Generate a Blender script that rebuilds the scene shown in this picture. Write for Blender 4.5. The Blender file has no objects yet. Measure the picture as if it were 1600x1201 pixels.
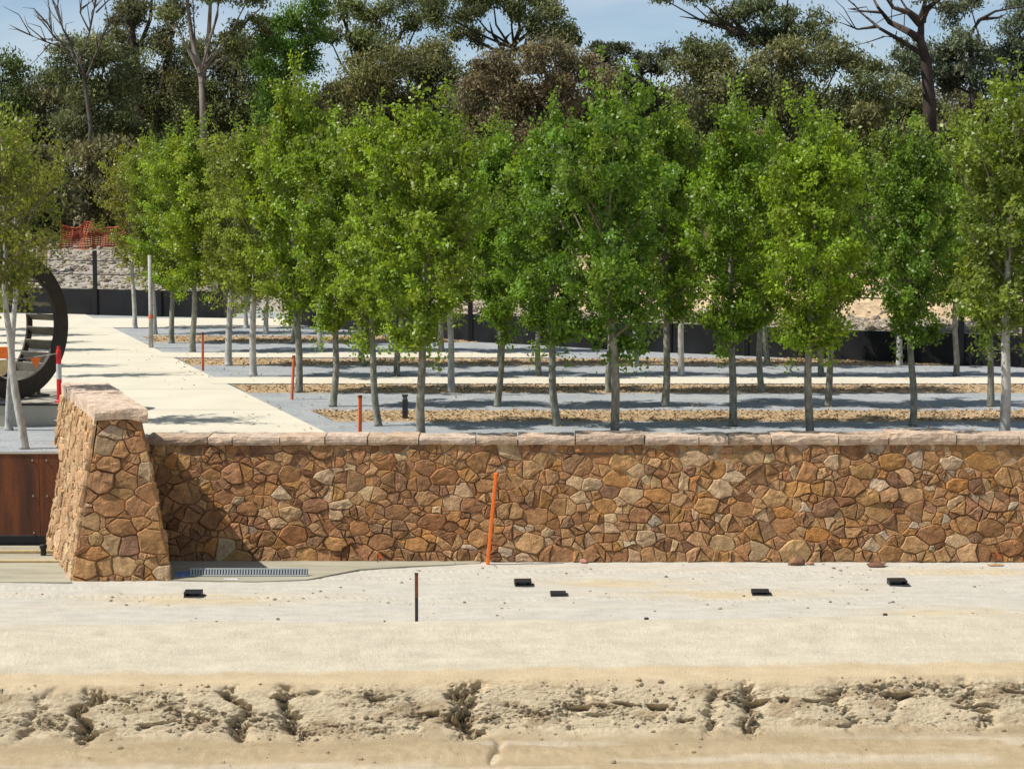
import bpy, math, random
import numpy as np
from mathutils import Vector, Matrix

# ------------------------------------------------------------------ scene, camera, light
scn = bpy.context.scene
COL = scn.collection
R = math.radians
F = 3333.0                      # focal length in pixels of the 1600x1201 photograph
CAMZ = 4.05                     # camera height above the tree terrace (z = 0)
PITCH = math.atan((600.5 - 288.0) / F)
cam_d = bpy.data.cameras.new('camera')
cam_d.sensor_width = 36.0
cam_d.lens = 36.0 * F / 1600.0
cam_d.clip_start = 0.5
cam_d.clip_end = 3000.0
cam = bpy.data.objects.new('camera', cam_d)
COL.objects.link(cam)
cam.location = (0, 0, CAMZ)
cam.rotation_euler = (math.pi / 2 - PITCH, 0, 0)
scn.camera = cam

SUN_EL = R(54.0)
SUN_AZ = R(9.5)                # sun stands to the left, swung this far towards the camera
sun_vec = Vector((-math.cos(SUN_AZ) * math.cos(SUN_EL), -math.sin(SUN_AZ) * math.cos(SUN_EL), math.sin(SUN_EL)))
sun_d = bpy.data.lights.new('sun', 'SUN')
sun_d.energy = 5.0
sun_d.angle = R(0.53)
sun_d.color = (1.0, 0.955, 0.88)
sun = bpy.data.objects.new('sun', sun_d)
COL.objects.link(sun)
sun.location = sun_vec * 60
sun.rotation_euler = sun_vec.to_track_quat('Z', 'Y').to_euler()

world = bpy.data.worlds.new('World')
scn.world = world
world.use_nodes = True
wn = world.node_tree
wn.nodes.clear()
w_out = wn.nodes.new('ShaderNodeOutputWorld')
w_bg = wn.nodes.new('ShaderNodeBackground')
w_sky = wn.nodes.new('ShaderNodeTexSky')
w_sky.sky_type = 'NISHITA'
w_sky.sun_disc = False
w_sky.sun_elevation = SUN_EL
w_sky.sun_rotation = math.atan2(sun_vec.x, sun_vec.y)
w_sky.air_density = 0.7
w_sky.dust_density = 0.0
w_sky.ozone_density = 3.0
w_bg.inputs['Strength'].default_value = 0.085
# soft thin cloud over the whole sky
w_tc = wn.nodes.new('ShaderNodeTexCoord')
w_map = wn.nodes.new('ShaderNodeMapping')
w_map.inputs['Scale'].default_value = (3.0, 3.0, 13.0)
w_no = wn.nodes.new('ShaderNodeTexNoise')
w_no.inputs['Scale'].default_value = 1.6
w_no.inputs['Detail'].default_value = 6.0
w_no.inputs['Roughness'].default_value = 0.55
w_ra = wn.nodes.new('ShaderNodeValToRGB')
w_ra.color_ramp.elements[0].position = 0.36
w_ra.color_ramp.elements[0].color = (0, 0, 0, 1)
w_ra.color_ramp.elements[1].position = 0.72
w_ra.color_ramp.elements[1].color = (0.75, 0.75, 0.75, 1)
w_mix = wn.nodes.new('ShaderNodeMixRGB')
w_mix.inputs['Color2'].default_value = (7.2, 7.9, 8.5, 1)
wn.links.new(w_tc.outputs['Generated'], w_map.inputs['Vector'])
wn.links.new(w_map.outputs['Vector'], w_no.inputs['Vector'])
wn.links.new(w_no.outputs['Fac'], w_ra.inputs['Fac'])
wn.links.new(w_ra.outputs['Color'], w_mix.inputs['Fac'])
wn.links.new(w_sky.outputs['Color'], w_mix.inputs['Color1'])
wn.links.new(w_mix.outputs['Color'], w_bg.inputs['Color'])
wn.links.new(w_bg.outputs['Background'], w_out.inputs['Surface'])

scn.view_settings.view_transform = 'Standard'
scn.view_settings.look = 'None'
scn.view_settings.gamma = 1.0
scn.view_settings.use_curve_mapping = False
scn.view_settings.exposure = 0.22
scn.render.engine = 'CYCLES'
scn.cycles.max_bounces = 6
scn.cycles.transparent_max_bounces = 4

# ------------------------------------------------------------------ helpers
FW = Vector((0, math.cos(PITCH), -math.sin(PITCH)))
UPV = Vector((0, math.sin(PITCH), math.cos(PITCH)))


def ray(x, y):
    return FW + Vector((1, 0, 0)) * ((x - 800.0) / F) - UPV * ((y - 600.5) / F)


def P(x, y, z=0.0):
    """photo pixel -> point on the level plane z"""
    d = ray(x, y)
    t = (z - CAMZ) / d.z
    return Vector((0, 0, CAMZ)) + d * t


def PY(x, y, Y):
    """photo pixel -> point at distance Y"""
    d = ray(x, y)
    return Vector((0, 0, CAMZ)) + d * (Y / d.y)


def tag(o, label=None, cat=None, group=None, kind=None):
    if label:
        o['label'] = label
    if cat:
        o['category'] = cat
    if group:
        o['group'] = group
    if kind:
        o['kind'] = kind
    return o


def empty(name, loc=(0, 0, 0), rz=0.0):
    o = bpy.data.objects.new(name, None)
    o.empty_display_size = 0.2
    COL.objects.link(o)
    o.location = loc
    o.rotation_euler = (0, 0, rz)
    return o


def mk(name, verts, faces, mat=None, parent=None, tint=None, smooth=False):
    """one mesh object; verts (n,3); faces an (m,k) array or list of tuples; tint (n,3) colours"""
    me = bpy.data.meshes.new(name)
    verts = np.asarray(verts, dtype=np.float32)
    if isinstance(faces, np.ndarray):
        m, k = faces.shape
        me.vertices.add(len(verts))
        me.vertices.foreach_set('co', verts.ravel())
        me.loops.add(m * k)
        me.loops.foreach_set('vertex_index', faces.astype(np.int32).ravel())
        me.polygons.add(m)
        me.polygons.foreach_set('loop_start', np.arange(0, m * k, k, dtype=np.int32))
        me.polygons.foreach_set('loop_total', np.full(m, k, dtype=np.int32))
    else:
        me.from_pydata([tuple(map(float, v)) for v in verts], [], faces)
    if tint is not None:
        a = me.color_attributes.new('tint', 'FLOAT_COLOR', 'POINT')
        t = np.ones((len(verts), 4), dtype=np.float32)
        t[:, :3] = tint
        a.data.foreach_set('color', t.ravel())
    if smooth:
        me.polygons.foreach_set('use_smooth', np.ones(len(me.polygons), dtype=bool))
    me.update()
    me.validate()
    if mat:
        me.materials.append(mat)
    o = bpy.data.objects.new(name, me)
    COL.objects.link(o)
    if parent:
        o.parent = parent
    return o


class MB:
    """collects shapes for one mesh"""
    def __init__(self):
        self.v, self.f, self.t = [], [], []

    def add(self, v, f, tint=None):
        b = len(self.v)
        self.v += [tuple(p) for p in v]
        self.f += [tuple(i + b for i in q) for q in f]
        self.t += [tuple(tint) if tint is not None else (1, 1, 1)] * len(v)
        return self

    def box(self, c, s, rz=0.0, rx=0.0, ry=0.0, bev=0.0, M=None):
        hx, hy, hz = s[0] / 2, s[1] / 2, s[2] / 2
        if M is None:
            M = Matrix.Rotation(rz, 3, 'Z') @ Matrix.Rotation(ry, 3, 'Y') @ Matrix.Rotation(rx, 3, 'X')
        c = Vector(c)
        if bev <= 0:
            pts = [(sx * hx, sy * hy, sz * hz) for sz in (-1, 1) for sx, sy in ((-1, -1), (1, -1), (1, 1), (-1, 1))]
            fs = [(3, 2, 1, 0), (4, 5, 6, 7), (0, 1, 5, 4), (1, 2, 6, 5), (2, 3, 7, 6), (3, 0, 4, 7)]
        else:
            b = min(bev, hx * .9, hy * .9, hz * .9)
            prof = [(-hz, b), (-hz + b, 0), (hz - b, 0), (hz, b)]
            pts, fs = [], []
            for z, i in prof:
                x, y = hx - i, hy - i
                pts += [(-x + b, -y, z), (x - b, -y, z), (x, -y + b, z), (x, y - b, z), (x - b, y, z), (-x + b, y, z), (-x, y - b, z), (-x, -y + b, z)]
            for k in range(3):
                for i in range(8):
                    j = (i + 1) % 8
                    fs.append((k * 8 + i, k * 8 + j, k * 8 + 8 + j, k * 8 + 8 + i))
            fs += [tuple(range(7, -1, -1)), tuple(range(24, 32))]
        return self.add([c + M @ Vector(p) for p in pts], fs)

    def tube(self, pts, rad, n=6, cap=True):
        pts = [Vector(p) for p in pts]
        if not hasattr(rad, '__len__'):
            rad = [rad] * len(pts)
        vs, fs = [], []
        ref = Vector((0.31, 0.17, 0.93)).normalized()
        for i, p in enumerate(pts):
            d = (pts[min(i + 1, len(pts) - 1)] - pts[max(i - 1, 0)])
            d = d.normalized() if d.length > 1e-9 else Vector((0, 0, 1))
            r_ = ref if abs(d.dot(ref)) < .95 else Vector((1, 0, 0))
            a = d.cross(r_).normalized()
            b = d.cross(a).normalized()
            for k in range(n):
                th = 2 * math.pi * k / n
                vs.append(p + (a * math.cos(th) + b * math.sin(th)) * rad[i])
        for i in range(len(pts) - 1):
            for k in range(n):
                k2 = (k + 1) % n
                fs.append((i * n + k, i * n + k2, (i + 1) * n + k2, (i + 1) * n + k))
        if cap:
            fs.append(tuple(range(n - 1, -1, -1)))
            fs.append(tuple((len(pts) - 1) * n + k for k in range(n)))
        return self.add(vs, fs)

    def lathe(self, prof, n=14, c=(0, 0, 0)):
        vs, fs = [], []
        c = Vector(c)
        for r_, z in prof:
            for k in range(n):
                th = 2 * math.pi * k / n
                vs.append(c + Vector((r_ * math.cos(th), r_ * math.sin(th), z)))
        for i in range(len(prof) - 1):
            for k in range(n):
                k2 = (k + 1) % n
                fs.append((i * n + k, i * n + k2, (i + 1) * n + k2, (i + 1) * n + k))
        fs.append(tuple(range(n - 1, -1, -1)))
        fs.append(tuple((len(prof) - 1) * n + k for k in range(n)))
        return self.add(vs, fs)

    def build(self, name, mat, parent=None, smooth=False):
        return mk(name, np.array(self.v), self.f, mat, parent, smooth=smooth, tint=np.array(self.t))


# value noise, vectorised
def _hash(ix, iy, iz, seed):
    h = (ix.astype(np.int64) * 374761393 + iy.astype(np.int64) * 668265263 + iz.astype(np.int64) * 2147483647 + seed * 974634777) & 0xFFFFFFFF
    h = ((h ^ (h >> 13)) * 1274126177) & 0xFFFFFFFF
    h = ((h ^ (h >> 16)) * 2246822519) & 0xFFFFFFFF
    return ((h ^ (h >> 15)) & 0xFFFFFF) / float(0xFFFFFF) * 2 - 1


def vnoise(x, y, z=None, seed=0):
    x, y = np.asarray(x, float), np.asarray(y, float)
    z = np.zeros_like(x) if z is None else np.asarray(z, float)
    ix, iy, iz = np.floor(x), np.floor(y), np.floor(z)
    fx, fy, fz = x - ix, y - iy, z - iz
    fx, fy, fz = [t * t * t * (t * (6 * t - 15) + 10) for t in (fx, fy, fz)]
    out = 0
    for dx in (0, 1):
        wx = fx if dx else 1 - fx
        for dy in (0, 1):
            wy = fy if dy else 1 - fy
            for dz in (0, 1):
                wz = fz if dz else 1 - fz
                out = out + wx * wy * wz * _hash(ix + dx, iy + dy, iz + dz, seed)
    return out


def fbm(x, y, z=None, seed=0, oct=4, gain=.5):
    s, a, n = 0, 1.0, 0.0
    for o in range(oct):
        k = 2.03 ** o
        s = s + a * vnoise(np.asarray(x) * k + 7.3 * o, np.asarray(y) * k - 3.1 * o, None if z is None else np.asarray(z) * k + 1.7 * o, seed + o)
        n += a
        a *= gain
    return s / n


# ------------------------------------------------------------------ materials
def new_mat(name):
    m = bpy.data.materials.new(name)
    m.use_nodes = True
    nt = m.node_tree
    return m, nt, nt.nodes['Principled BSDF'], nt.nodes['Material Output']


def noise_node(nt, scale, detail=4, rough=.55, vec=None):
    n = nt.nodes.new('ShaderNodeTexNoise')
    n.inputs['Scale'].default_value = scale
    n.inputs['Detail'].default_value = detail
    n.inputs['Roughness'].default_value = rough
    if vec is not None:
        nt.links.new(vec, n.inputs['Vector'])
    return n


def ramp(nt, fac, stops):
    r_ = nt.nodes.new('ShaderNodeValToRGB')
    e = r_.color_ramp.elements
    while len(e) < len(stops):
        e.new(0.5)
    for i, (p, c) in enumerate(stops):
        e[i].position = p
        e[i].color = (*c, 1) if len(c) == 3 else c
    nt.links.new(fac, r_.inputs['Fac'])
    return r_


def mul(nt, a, b, fac=1.0, mode='MULTIPLY'):
    m = nt.nodes.new('ShaderNodeMixRGB')
    m.blend_type = mode
    m.inputs['Fac'].default_value = fac
    for s, k in ((a, 'Color1'), (b, 'Color2')):
        if isinstance(s, tuple):
            m.inputs[k].default_value = (*s, 1)
        else:
            nt.links.new(s, m.inputs[k])
    return m


def bump(nt, bsdf, hgt, dist, strength=1.0):
    b = nt.nodes.new('ShaderNodeBump')
    b.inputs['Strength'].default_value = strength
    b.inputs['Distance'].default_value = dist
    nt.links.new(hgt, b.inputs['Height'])
    nt.links.new(b.outputs['Normal'], bsdf.inputs['Normal'])
    return b


def ground_mat(name, stops, scale=6.0, fine=90.0, fine_amt=.25, rough=.95, bdist=.01, use_tint=False, streak=None):
    """surface coloured by two noises with a fine grain and relief; optional vertex tint"""
    m, nt, b, out = new_mat(name)
    geo = nt.nodes.new('ShaderNodeNewGeometry')
    vec = geo.outputs['Position']
    if streak:
        mp = nt.nodes.new('ShaderNodeMapping')
        mp.inputs['Scale'].default_value = streak
        nt.links.new(vec, mp.inputs['Vector'])
        v2 = mp.outputs['Vector']
    else:
        v2 = vec
    n1 = noise_node(nt, scale, 5, .6, v2)
    c1 = ramp(nt, n1.outputs['Fac'], stops)
    n2 = noise_node(nt, fine, 3, .7, vec)
    g = ramp(nt, n2.outputs['Fac'], [(.28, (1 - fine_amt,) * 3), (.72, (1 + fine_amt,) * 3)])
    c = mul(nt, c1.outputs['Color'], g.outputs['Color'])
    if use_tint:
        at = nt.nodes.new('ShaderNodeAttribute')
        at.attribute_name = 'tint'
        c = mul(nt, c.outputs['Color'], at.outputs['Color'])
    nt.links.new(c.outputs['Color'], b.inputs['Base Color'])
    b.inputs['Roughness'].default_value = rough
    b.inputs['Specular IOR Level'].default_value = .2
    bump(nt, b, n2.outputs['Fac'], bdist)
    return m


def simple_mat(name, col, rough=.6, metal=0.0, var=.15, scale=12.0, spec=.4, bd=.002, fine=60.0):
    m, nt, b, out = new_mat(name)
    tc = nt.nodes.new('ShaderNodeTexCoord')
    n1 = noise_node(nt, scale, 5, .6, tc.outputs['Object'])
    lo = tuple(c * (1 - var) for c in col)
    hi = tuple(min(1, c * (1 + var)) for c in col)
    c1 = ramp(nt, n1.outputs['Fac'], [(.3, lo), (.7, hi)])
    nt.links.new(c1.outputs['Color'], b.inputs['Base Color'])
    b.inputs['Roughness'].default_value = rough
    b.inputs['Metallic'].default_value = metal
    b.inputs['Specular IOR Level'].default_value = spec
    n2 = noise_node(nt, fine, 2, .6, tc.outputs['Object'])
    bump(nt, b, n2.outputs['Fac'], bd)
    return m


def stone_mat(name, bd=.02):
    m, nt, b, out = new_mat(name)
    geo = nt.nodes.new('ShaderNodeNewGeometry')
    vec = geo.outputs['Position']
    at = nt.nodes.new('ShaderNodeAttribute')
    at.attribute_name = 'tint'
    n1 = noise_node(nt, 7.0, 6, .65, vec)
    g1 = ramp(nt, n1.outputs['Fac'], [(.25, (.55, .50, .46)), (.5, (.96, .94, .91)), (.75, (1.40, 1.36, 1.25))])
    n2 = noise_node(nt, 2.6, 3, .6, vec)
    g2 = ramp(nt, n2.outputs['Fac'], [(.3, (.9, .8, .7)), (.7, (1.08, 1.1, 1.12))])
    n3 = noise_node(nt, 55.0, 3, .7, vec)
    g3 = ramp(nt, n3.outputs['Fac'], [(.3, (.78, .78, .78)), (.7, (1.2, 1.2, 1.2))])
    c = mul(nt, at.outputs['Color'], g1.outputs['Color'])
    c = mul(nt, c.outputs['Color'], g2.outputs['Color'], .6)
    c = mul(nt, c.outputs['Color'], g3.outputs['Color'])
    nt.links.new(c.outputs['Color'], b.inputs['Base Color'])
    b.inputs['Roughness'].default_value = .9
    b.inputs['Specular IOR Level'].default_value = .25
    n4 = noise_node(nt, 16.0, 8, .68, vec)
    bump(nt, b, n4.outputs['Fac'], bd * 2.0)
    return m


def leaf_mat(name, rough=.44, transl=.44, spec=.42, tr_col=(1.25, 1.25, .5), gain=(1.14, 1.10, 1.0)):
    m, nt, b, out = new_mat(name)
    at = nt.nodes.new('ShaderNodeAttribute')
    at.attribute_name = 'tint'
    oi = nt.nodes.new('ShaderNodeObjectInfo')
    c = mul(nt, at.outputs['Color'], oi.outputs['Color'])
    c = mul(nt, c.outputs['Color'], gain)
    nt.links.new(c.outputs['Color'], b.inputs['Base Color'])
    b.inputs['Roughness'].default_value = rough
    b.inputs['Specular IOR Level'].default_value = spec
    tr = nt.nodes.new('ShaderNodeBsdfTranslucent')
    c2 = mul(nt, c.outputs['Color'], tr_col)
    nt.links.new(c2.outputs['Color'], tr.inputs['Color'])
    mx = nt.nodes.new('ShaderNodeMixShader')
    mx.inputs['Fac'].default_value = transl
    nt.links.new(b.outputs['BSDF'], mx.inputs[1])
    nt.links.new(tr.outputs['BSDF'], mx.inputs[2])
    nt.links.new(mx.outputs['Shader'], out.inputs['Surface'])
    return m


def bark_mat(name, dark, mid, light, scale=9.0):
    m, nt, b, out = new_mat(name)
    tc = nt.nodes.new('ShaderNodeTexCoord')
    mp = nt.nodes.new('ShaderNodeMapping')
    mp.inputs['Scale'].default_value = (1, 1, .45)
    nt.links.new(tc.outputs['Object'], mp.inputs['Vector'])
    n1 = noise_node(nt, scale, 6, .65, mp.outputs['Vector'])
    c1 = ramp(nt, n1.outputs['Fac'], [(.28, dark), (.45, mid), (.68, light)])
    nt.links.new(c1.outputs['Color'], b.inputs['Base Color'])
    b.inputs['Roughness'].default_value = .85
    b.inputs['Specular IOR Level'].default_value = .25
    n2 = noise_node(nt, scale * 3, 4, .6, mp.outputs['Vector'])
    bump(nt, b, n2.outputs['Fac'], .01)
    return m


M = {}
M['stone'] = stone_mat('rubble_stone')
M['coping'] = stone_mat('coping_sandstone', .02)
M['mortar'] = ground_mat('mortar', [(.3, (.30, .21, .12)), (.7, (.46, .345, .215))], 8, 60, .25, bdist=.012)
M['earth'] = ground_mat('site_earth', [(.3, (.88, .87, .85)), (.5, (.98, .975, .96)), (.72, (1.09, 1.09, 1.09))], 3.2, 60, .17, bdist=.022, use_tint=True, streak=(.7, 1.6, 1))
M['dirt'] = ground_mat('outer_ground', [(.3, (.40, .32, .20)), (.7, (.56, .47, .33))], .4, 30, .12)
M['gravel'] = ground_mat('blue_grey_gravel', [(.3, (.28, .295, .305)), (.5, (.33, .345, .35)), (.72, (.385, .395, .39))], 1.3, 42, .38, bdist=.02)
M['concrete'] = ground_mat('cream_concrete', [(.3, (.545, .50, .395)), (.7, (.62, .57, .46))], .9, 50, .05, rough=.85, bdist=.002)
M['plinth_concrete'] = ground_mat('beige_concrete', [(.3, (.36, .33, .26)), (.7, (.46, .42, .34))], 2.0, 50, .08, rough=.85, bdist=.003)
M['footing'] = ground_mat('grey_footing', [(.3, (.27, .25, .185)), (.7, (.40, .37, .28))], 1.5, 40, .12, bdist=.006, streak=(.5, 3, 1))
M['mulch'] = ground_mat('bark_mulch', [(.3, (.30, .205, .115)), (.55, (.44, .32, .19)), (.75, (.56, .44, .29))], 9, 38, .3, bdist=.02, use_tint=True)
M['bank'] = ground_mat('far_bank', [(.32, (.72, .72, .72)), (.5, (.95, .95, .95)), (.7, (1.2, 1.2, 1.2))], 3.0, 7.0, .35, bdist=.08, use_tint=True)
M['black_panel'] = simple_mat('black_steel_panel', (.013, .0135, .0155), .6, .0, .5, 1.2, .2)
M['black_metal'] = simple_mat('black_powdercoat', (.012, .012, .014), .5, .0, .2)
M['orange'] = simple_mat('orange_paint', (.80, .17, .02), .6, 0, .12, 14)
M['orange_red'] = simple_mat('faded_orange_paint', (.62, .17, .075), .65, 0, .15, 14)
M['orange_net'] = simple_mat('orange_plastic_net', (.33, .06, .022), .6, 0, .2)
M['red'] = simple_mat('red_plastic', (.68, .02, .025), .45, 0, .1)
M['white_band'] = simple_mat('grey_white_band', (.50, .50, .49), .5, 0, .1)
M['rust_post'] = simple_mat('rusted_post', (.20, .062, .025), .8, 0, .45, 9)
M['dark_post'] = simple_mat('dark_painted_metal', (.045, .042, .045), .6, .2, .3)
M['wheel_dark'] = simple_mat('dark_brown_steel', (.036, .027, .021), .6, .2, .35, 5)
M['wheel_slat'] = simple_mat('weathered_slat', (.145, .135, .105), .75, 0, .3, 6)
M['grate'] = simple_mat('grey_plastic_grate', (.30, .32, .32), .5, 0, .1)
M['blue_sheet'] = simple_mat('blue_plastic', (.10, .20, .36), .5, 0, .15)
M['white_sheet'] = simple_mat('white_plastic', (.75, .73, .78), .5, 0, .05)
M['lens'] = simple_mat('grey_glass', (.14, .15, .17), .2, 0, .2, 10, .6)
M['timber'] = simple_mat('pale_timber', (.48, .36, .18), .8, 0, .15)
M['rope'] = simple_mat('grey_rope', (.33, .32, .29), .8)
M['bolt'] = simple_mat('steel_bolt', (.35, .31, .27), .45, .6, .1)
M['leaf'] = leaf_mat('glossy_green_leaf')
M['gum_leaf'] = leaf_mat('dull_gum_leaf', .7, .25, .12, (1.1, 1.1, .7))
M['bark'] = bark_mat('pale_grey_bark', (.085, .085, .058), (.19, .185, .145), (.33, .325, .275), 13)
M['bark_pale'] = bark_mat('white_grey_bark', (.20, .19, .165), (.38, .37, .34), (.54, .53, .49), 11)
M['twig'] = bark_mat('twig_bark', (.09, .075, .05), (.15, .125, .09), (.24, .21, .16), 10)
M['gum_twig'] = bark_mat('dead_twig', (.06, .05, .04), (.105, .09, .075), (.16, .14, .12), 2.5)
M['gum_bark'] = bark_mat('gum_bark', (.085, .068, .052), (.175, .142, .112), (.32, .28, .235), 2.5)
M['gum_bark_dark'] = bark_mat('dark_gum_bark', (.022, .016, .013), (.05, .035, .028), (.09, .068, .055), 2.5)
# corten
m, nt, b, out = new_mat('corten_steel')
tc = nt.nodes.new('ShaderNodeTexCoord')
mp = nt.nodes.new('ShaderNodeMapping')
mp.inputs['Scale'].default_value = (3.2, 3.2, .35)
nt.links.new(tc.outputs['Object'], mp.inputs['Vector'])
n1 = noise_node(nt, 1.6, 6, .6, mp.outputs['Vector'])
c1 = ramp(nt, n1.outputs['Fac'], [(.28, (.055, .019, .008)), (.5, (.105, .033, .011)), (.72, (.20, .060, .017))])
n2 = noise_node(nt, 40, 4, .6, tc.outputs['Object'])
g2 = ramp(nt, n2.outputs['Fac'], [(.3, (.8, .8, .8)), (.7, (1.2, 1.2, 1.2))])
cc = mul(nt, c1.outputs['Color'], g2.outputs['Color'])
nt.links.new(cc.outputs['Color'], b.inputs['Base Color'])
b.inputs['Roughness'].default_value = .75
bump(nt, b, n2.outputs['Fac'], .002)
M['corten'] = m

# ------------------------------------------------------------------ setting: ground
ZL = -1.62                                     # level of the bench in front of the stone wall
WALL_Y = P(800, 878, ZL).y                     # foot of the stone wall
ZCOP = PY(800, 686, WALL_Y).z                  # top of its coping
SH = -0.335                                    # site lines that run back drift left by this much per metre
PIER_YF = P(190, 907, ZL).y


def sheet(name, poly, z, mat, kind='structure', sub=None):
    o = mk(name, [(p[0], p[1], z) for p in poly], [tuple(range(len(poly)))], mat)
    if kind:
        o['kind'] = kind
    return o


sheet('ground', [(-900, -300), (900, -300), (900, 1500), (-900, 1500)], -2.42, M['dirt'])

# eroded foreground terrain (bench, raised band, cut bank, floor)
rng = np.random.default_rng(11)
xs = np.concatenate([np.linspace(-22, -7.6, 60, endpoint=False), np.arange(-7.6, 7.6, .016), np.linspace(7.6, 22, 60)])
prof = [  # t, Y, z
    (0.00, WALL_Y + .5, ZL), (0.17, 28.3, ZL), (0.23, 27.35, ZL - .02), (0.25, 27.0, ZL - .01), (0.275, 26.84, ZL + .135), (0.285, 26.76, ZL + .15), (0.31, 26.5, ZL + .125),
    (0.44, 25.72, ZL - .09), (0.475, 25.40, ZL - .145), (0.53, 25.05, ZL - .22), (0.56, 24.93, ZL - .28), (0.80, 24.44, ZL - .66), (0.84, 24.25, ZL - .715),
    (0.90, 23.6, ZL - .75), (1.0, 20.0, ZL - .79)]
tt = np.concatenate([np.linspace(0, .17, 110, endpoint=False), np.linspace(.17, .30, 26, endpoint=False), np.linspace(.30, .475, 50, endpoint=False),
                     np.linspace(.475, .86, 130, endpoint=False), np.linspace(.86, 1, 40)])
pt, pY, pZ = [np.array(c) for c in zip(*prof)]
TY, TZ = np.interp(tt, pt, pY), np.interp(tt, pt, pZ)
GX, GT = np.meshgrid(xs, tt)
GY = np.repeat(TY[:, None], len(xs), 1)
GZ = np.repeat(TZ[:, None], len(xs), 1)
w_shift = np.clip((GT - .17) / .1, 0, 1) * np.clip((1 - GT) / .12, 0, 1)
GY = GY + w_shift * (.05 * np.clip(GX, -9, 9) + .10 * fbm(GX * .55, GX * 0 + 3, seed=5, oct=3))
GZ = GZ + .006 * fbm(GX * 5, GY * 5, seed=2, oct=3) + .014 * fbm(GX * .8, GY * .8, seed=9)
for ty, k0 in ((30.35, 3), (29.0, 4)):
    for off in (0, .62):
        dtr = GY - (ty + off + .10 * np.sin(GX * .33 + k0))
        trk = np.exp(-(dtr / .085) ** 4) * (GT < .24)
        GZ = GZ - trk * (.004 + .003 * np.sign(np.sin(GX * 52 + 9 * dtr))) * np.clip(.6 + 1.6 * fbm(GX * .5, GY, seed=k0), 0, 1)
band = np.clip((GT - .29) / .03, 0, 1) * np.clip((.50 - GT) / .03, 0, 1)
GZ += band * (.004 * fbm(GX * 26, GY * 26, seed=21, oct=2) + .012 * fbm(GX * 2, GY * 3, seed=22))
# the cut bank: gullies, ledges, clods
face = np.clip((GT - .525) / .06, 0, 1) * np.clip((.86 - GT) / .06, 0, 1)
sT = GT * 2.0
n_big = fbm(GX * 1.25, sT * 2.0, seed=31, oct=3)
n_mid = fbm(GX * 6 + 2 * n_big, sT * 14, seed=33, oct=5, gain=.62)
n_fin = fbm(GX * 26, sT * 44, seed=35, oct=3, gain=.65)
msk = np.clip(.22 + 1.9 * fbm(GX * 1.1, sT * 4.5 + 1.5, seed=37, oct=3), .08, 1)       # rough patches between smooth ones
hole = np.clip((fbm(GX * 5.0 + 1.5 * n_mid, sT * 13 + n_mid, seed=39, oct=4, gain=.6) - .13) / .10, 0, 1)
ridge = 1 - np.abs(fbm(GX * 3.2 + n_mid, sT * 8, seed=45, oct=4, gain=.55)) * 6
crack = np.clip(ridge, 0, 1) ** 2
disp = .05 * n_big + .62 * msk * (.042 * n_mid + .026 * n_fin - .085 * hole - .035 * crack) + .012 * n_fin + (.25 + msk) * .011 * fbm(GX * 42, sT * 75, seed=47, oct=2, gain=.8)
for px, wd, dp in ((128, .13, .22), (365, .12, .20), (448, .11, .21), (280, .09, .05), (735, .22, .27), (640, .10, .05), (1178, .13, .18), (1120, .08, .07), (1330, .10, .09), (1545, .12, .10), (55, .09, .07), (900, .14, .06), (1430, .09, .05)):
    cx = (px - 800) / F * 24.7
    cxv = cx + ((px * 37 % 11) - 5) * .085 * (sT - 1.33) + .20 * fbm(sT * 6, sT * 0 + px, seed=px, oct=3)
    g = np.exp(-((GX - cxv) / (wd * (.55 + .6 * (fbm(sT * 7, sT * 0, seed=px + 1) + .5)))) ** 2)
    disp = disp - dp * g * (.75 + 1.3 * n_mid + .9 * n_fin)
for x0, x1, t0, dp in ((880, 1075, .665, .20), (1180, 1310, .64, .12), (1390, 1480, .62, .10), (500, 560, .75, .10), (1060, 1130, .75, .16), (900, 1000, .72, .08), (200, 300, .73, .09), (600, 720, .70, .10), (445, 500, .57, .12), (1500, 1600, .70, .1), (560, 640, .60, .07)):
    a, c = (x0 - 800) / F * 24.7, (x1 - 800) / F * 24.7
    win = np.clip((GX - a) / .12, 0, 1) * np.clip((c - GX) / .12, 0, 1)
    t0v = t0 + .018 * fbm(GX * 3, GX * 0 + x0, seed=x0, oct=3)
    d = GT - t0v
    disp = disp - dp * win * np.clip(.45 + 2.2 * n_mid, 0, 1.3) * np.exp(-np.where(d > 0, d / .022, d / -.004) ** 2)
nY, nZ = -.61, .79
GY = GY + face * disp * nY * 1.25
GZ = GZ + face * disp * nZ * .75
floor_w = np.clip((GT - .83) / .04, 0, 1)
GZ += floor_w * (.035 * fbm(GX * 1.0, GY * 2.2, seed=41, oct=4) + .012 * fbm(GX * 9, GY * 9, seed=43, oct=2))
# a washed crack running down the floor
crk = (778 - 800) / F * 24.0 + .12 * fbm(GY * 3, GY * 0, seed=51, oct=3)
GZ -= floor_w * .07 * np.exp(-((GX - crk) / .05) ** 2) * np.clip((GY - 23.2) / .3, 0, 1)
cA, cB, cC, cD, cE, cF = [np.array(c) for c in ((.585, .55, .475), (.60, .535, .41), (.58, .46, .295), (.56, .465, .315), (.47, .365, .225), (.41, .315, .19))]
keyT = np.array([0, .26, .28, .47, .485, .53, .57, .80, .85, .89, 1.0])
keyC = np.array([cA, cA * .96, cB, cB, cC, cC * 1.02, cD, cD * .98, cF, cE, cE])
jit = GT + .02 * fbm(GX * 1.5, GT * 10, seed=61, oct=4) * (GT > .46)
TC = np.stack([np.interp(jit, keyT, keyC[:, i]) for i in range(3)], -1)
st = np.clip((fbm(GX * .45, GY * 2.4, seed=63, oct=4) - .12) * 3.0, 0, 1)[..., None] * ((GT < .27) & (GT > .02))[..., None]
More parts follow.
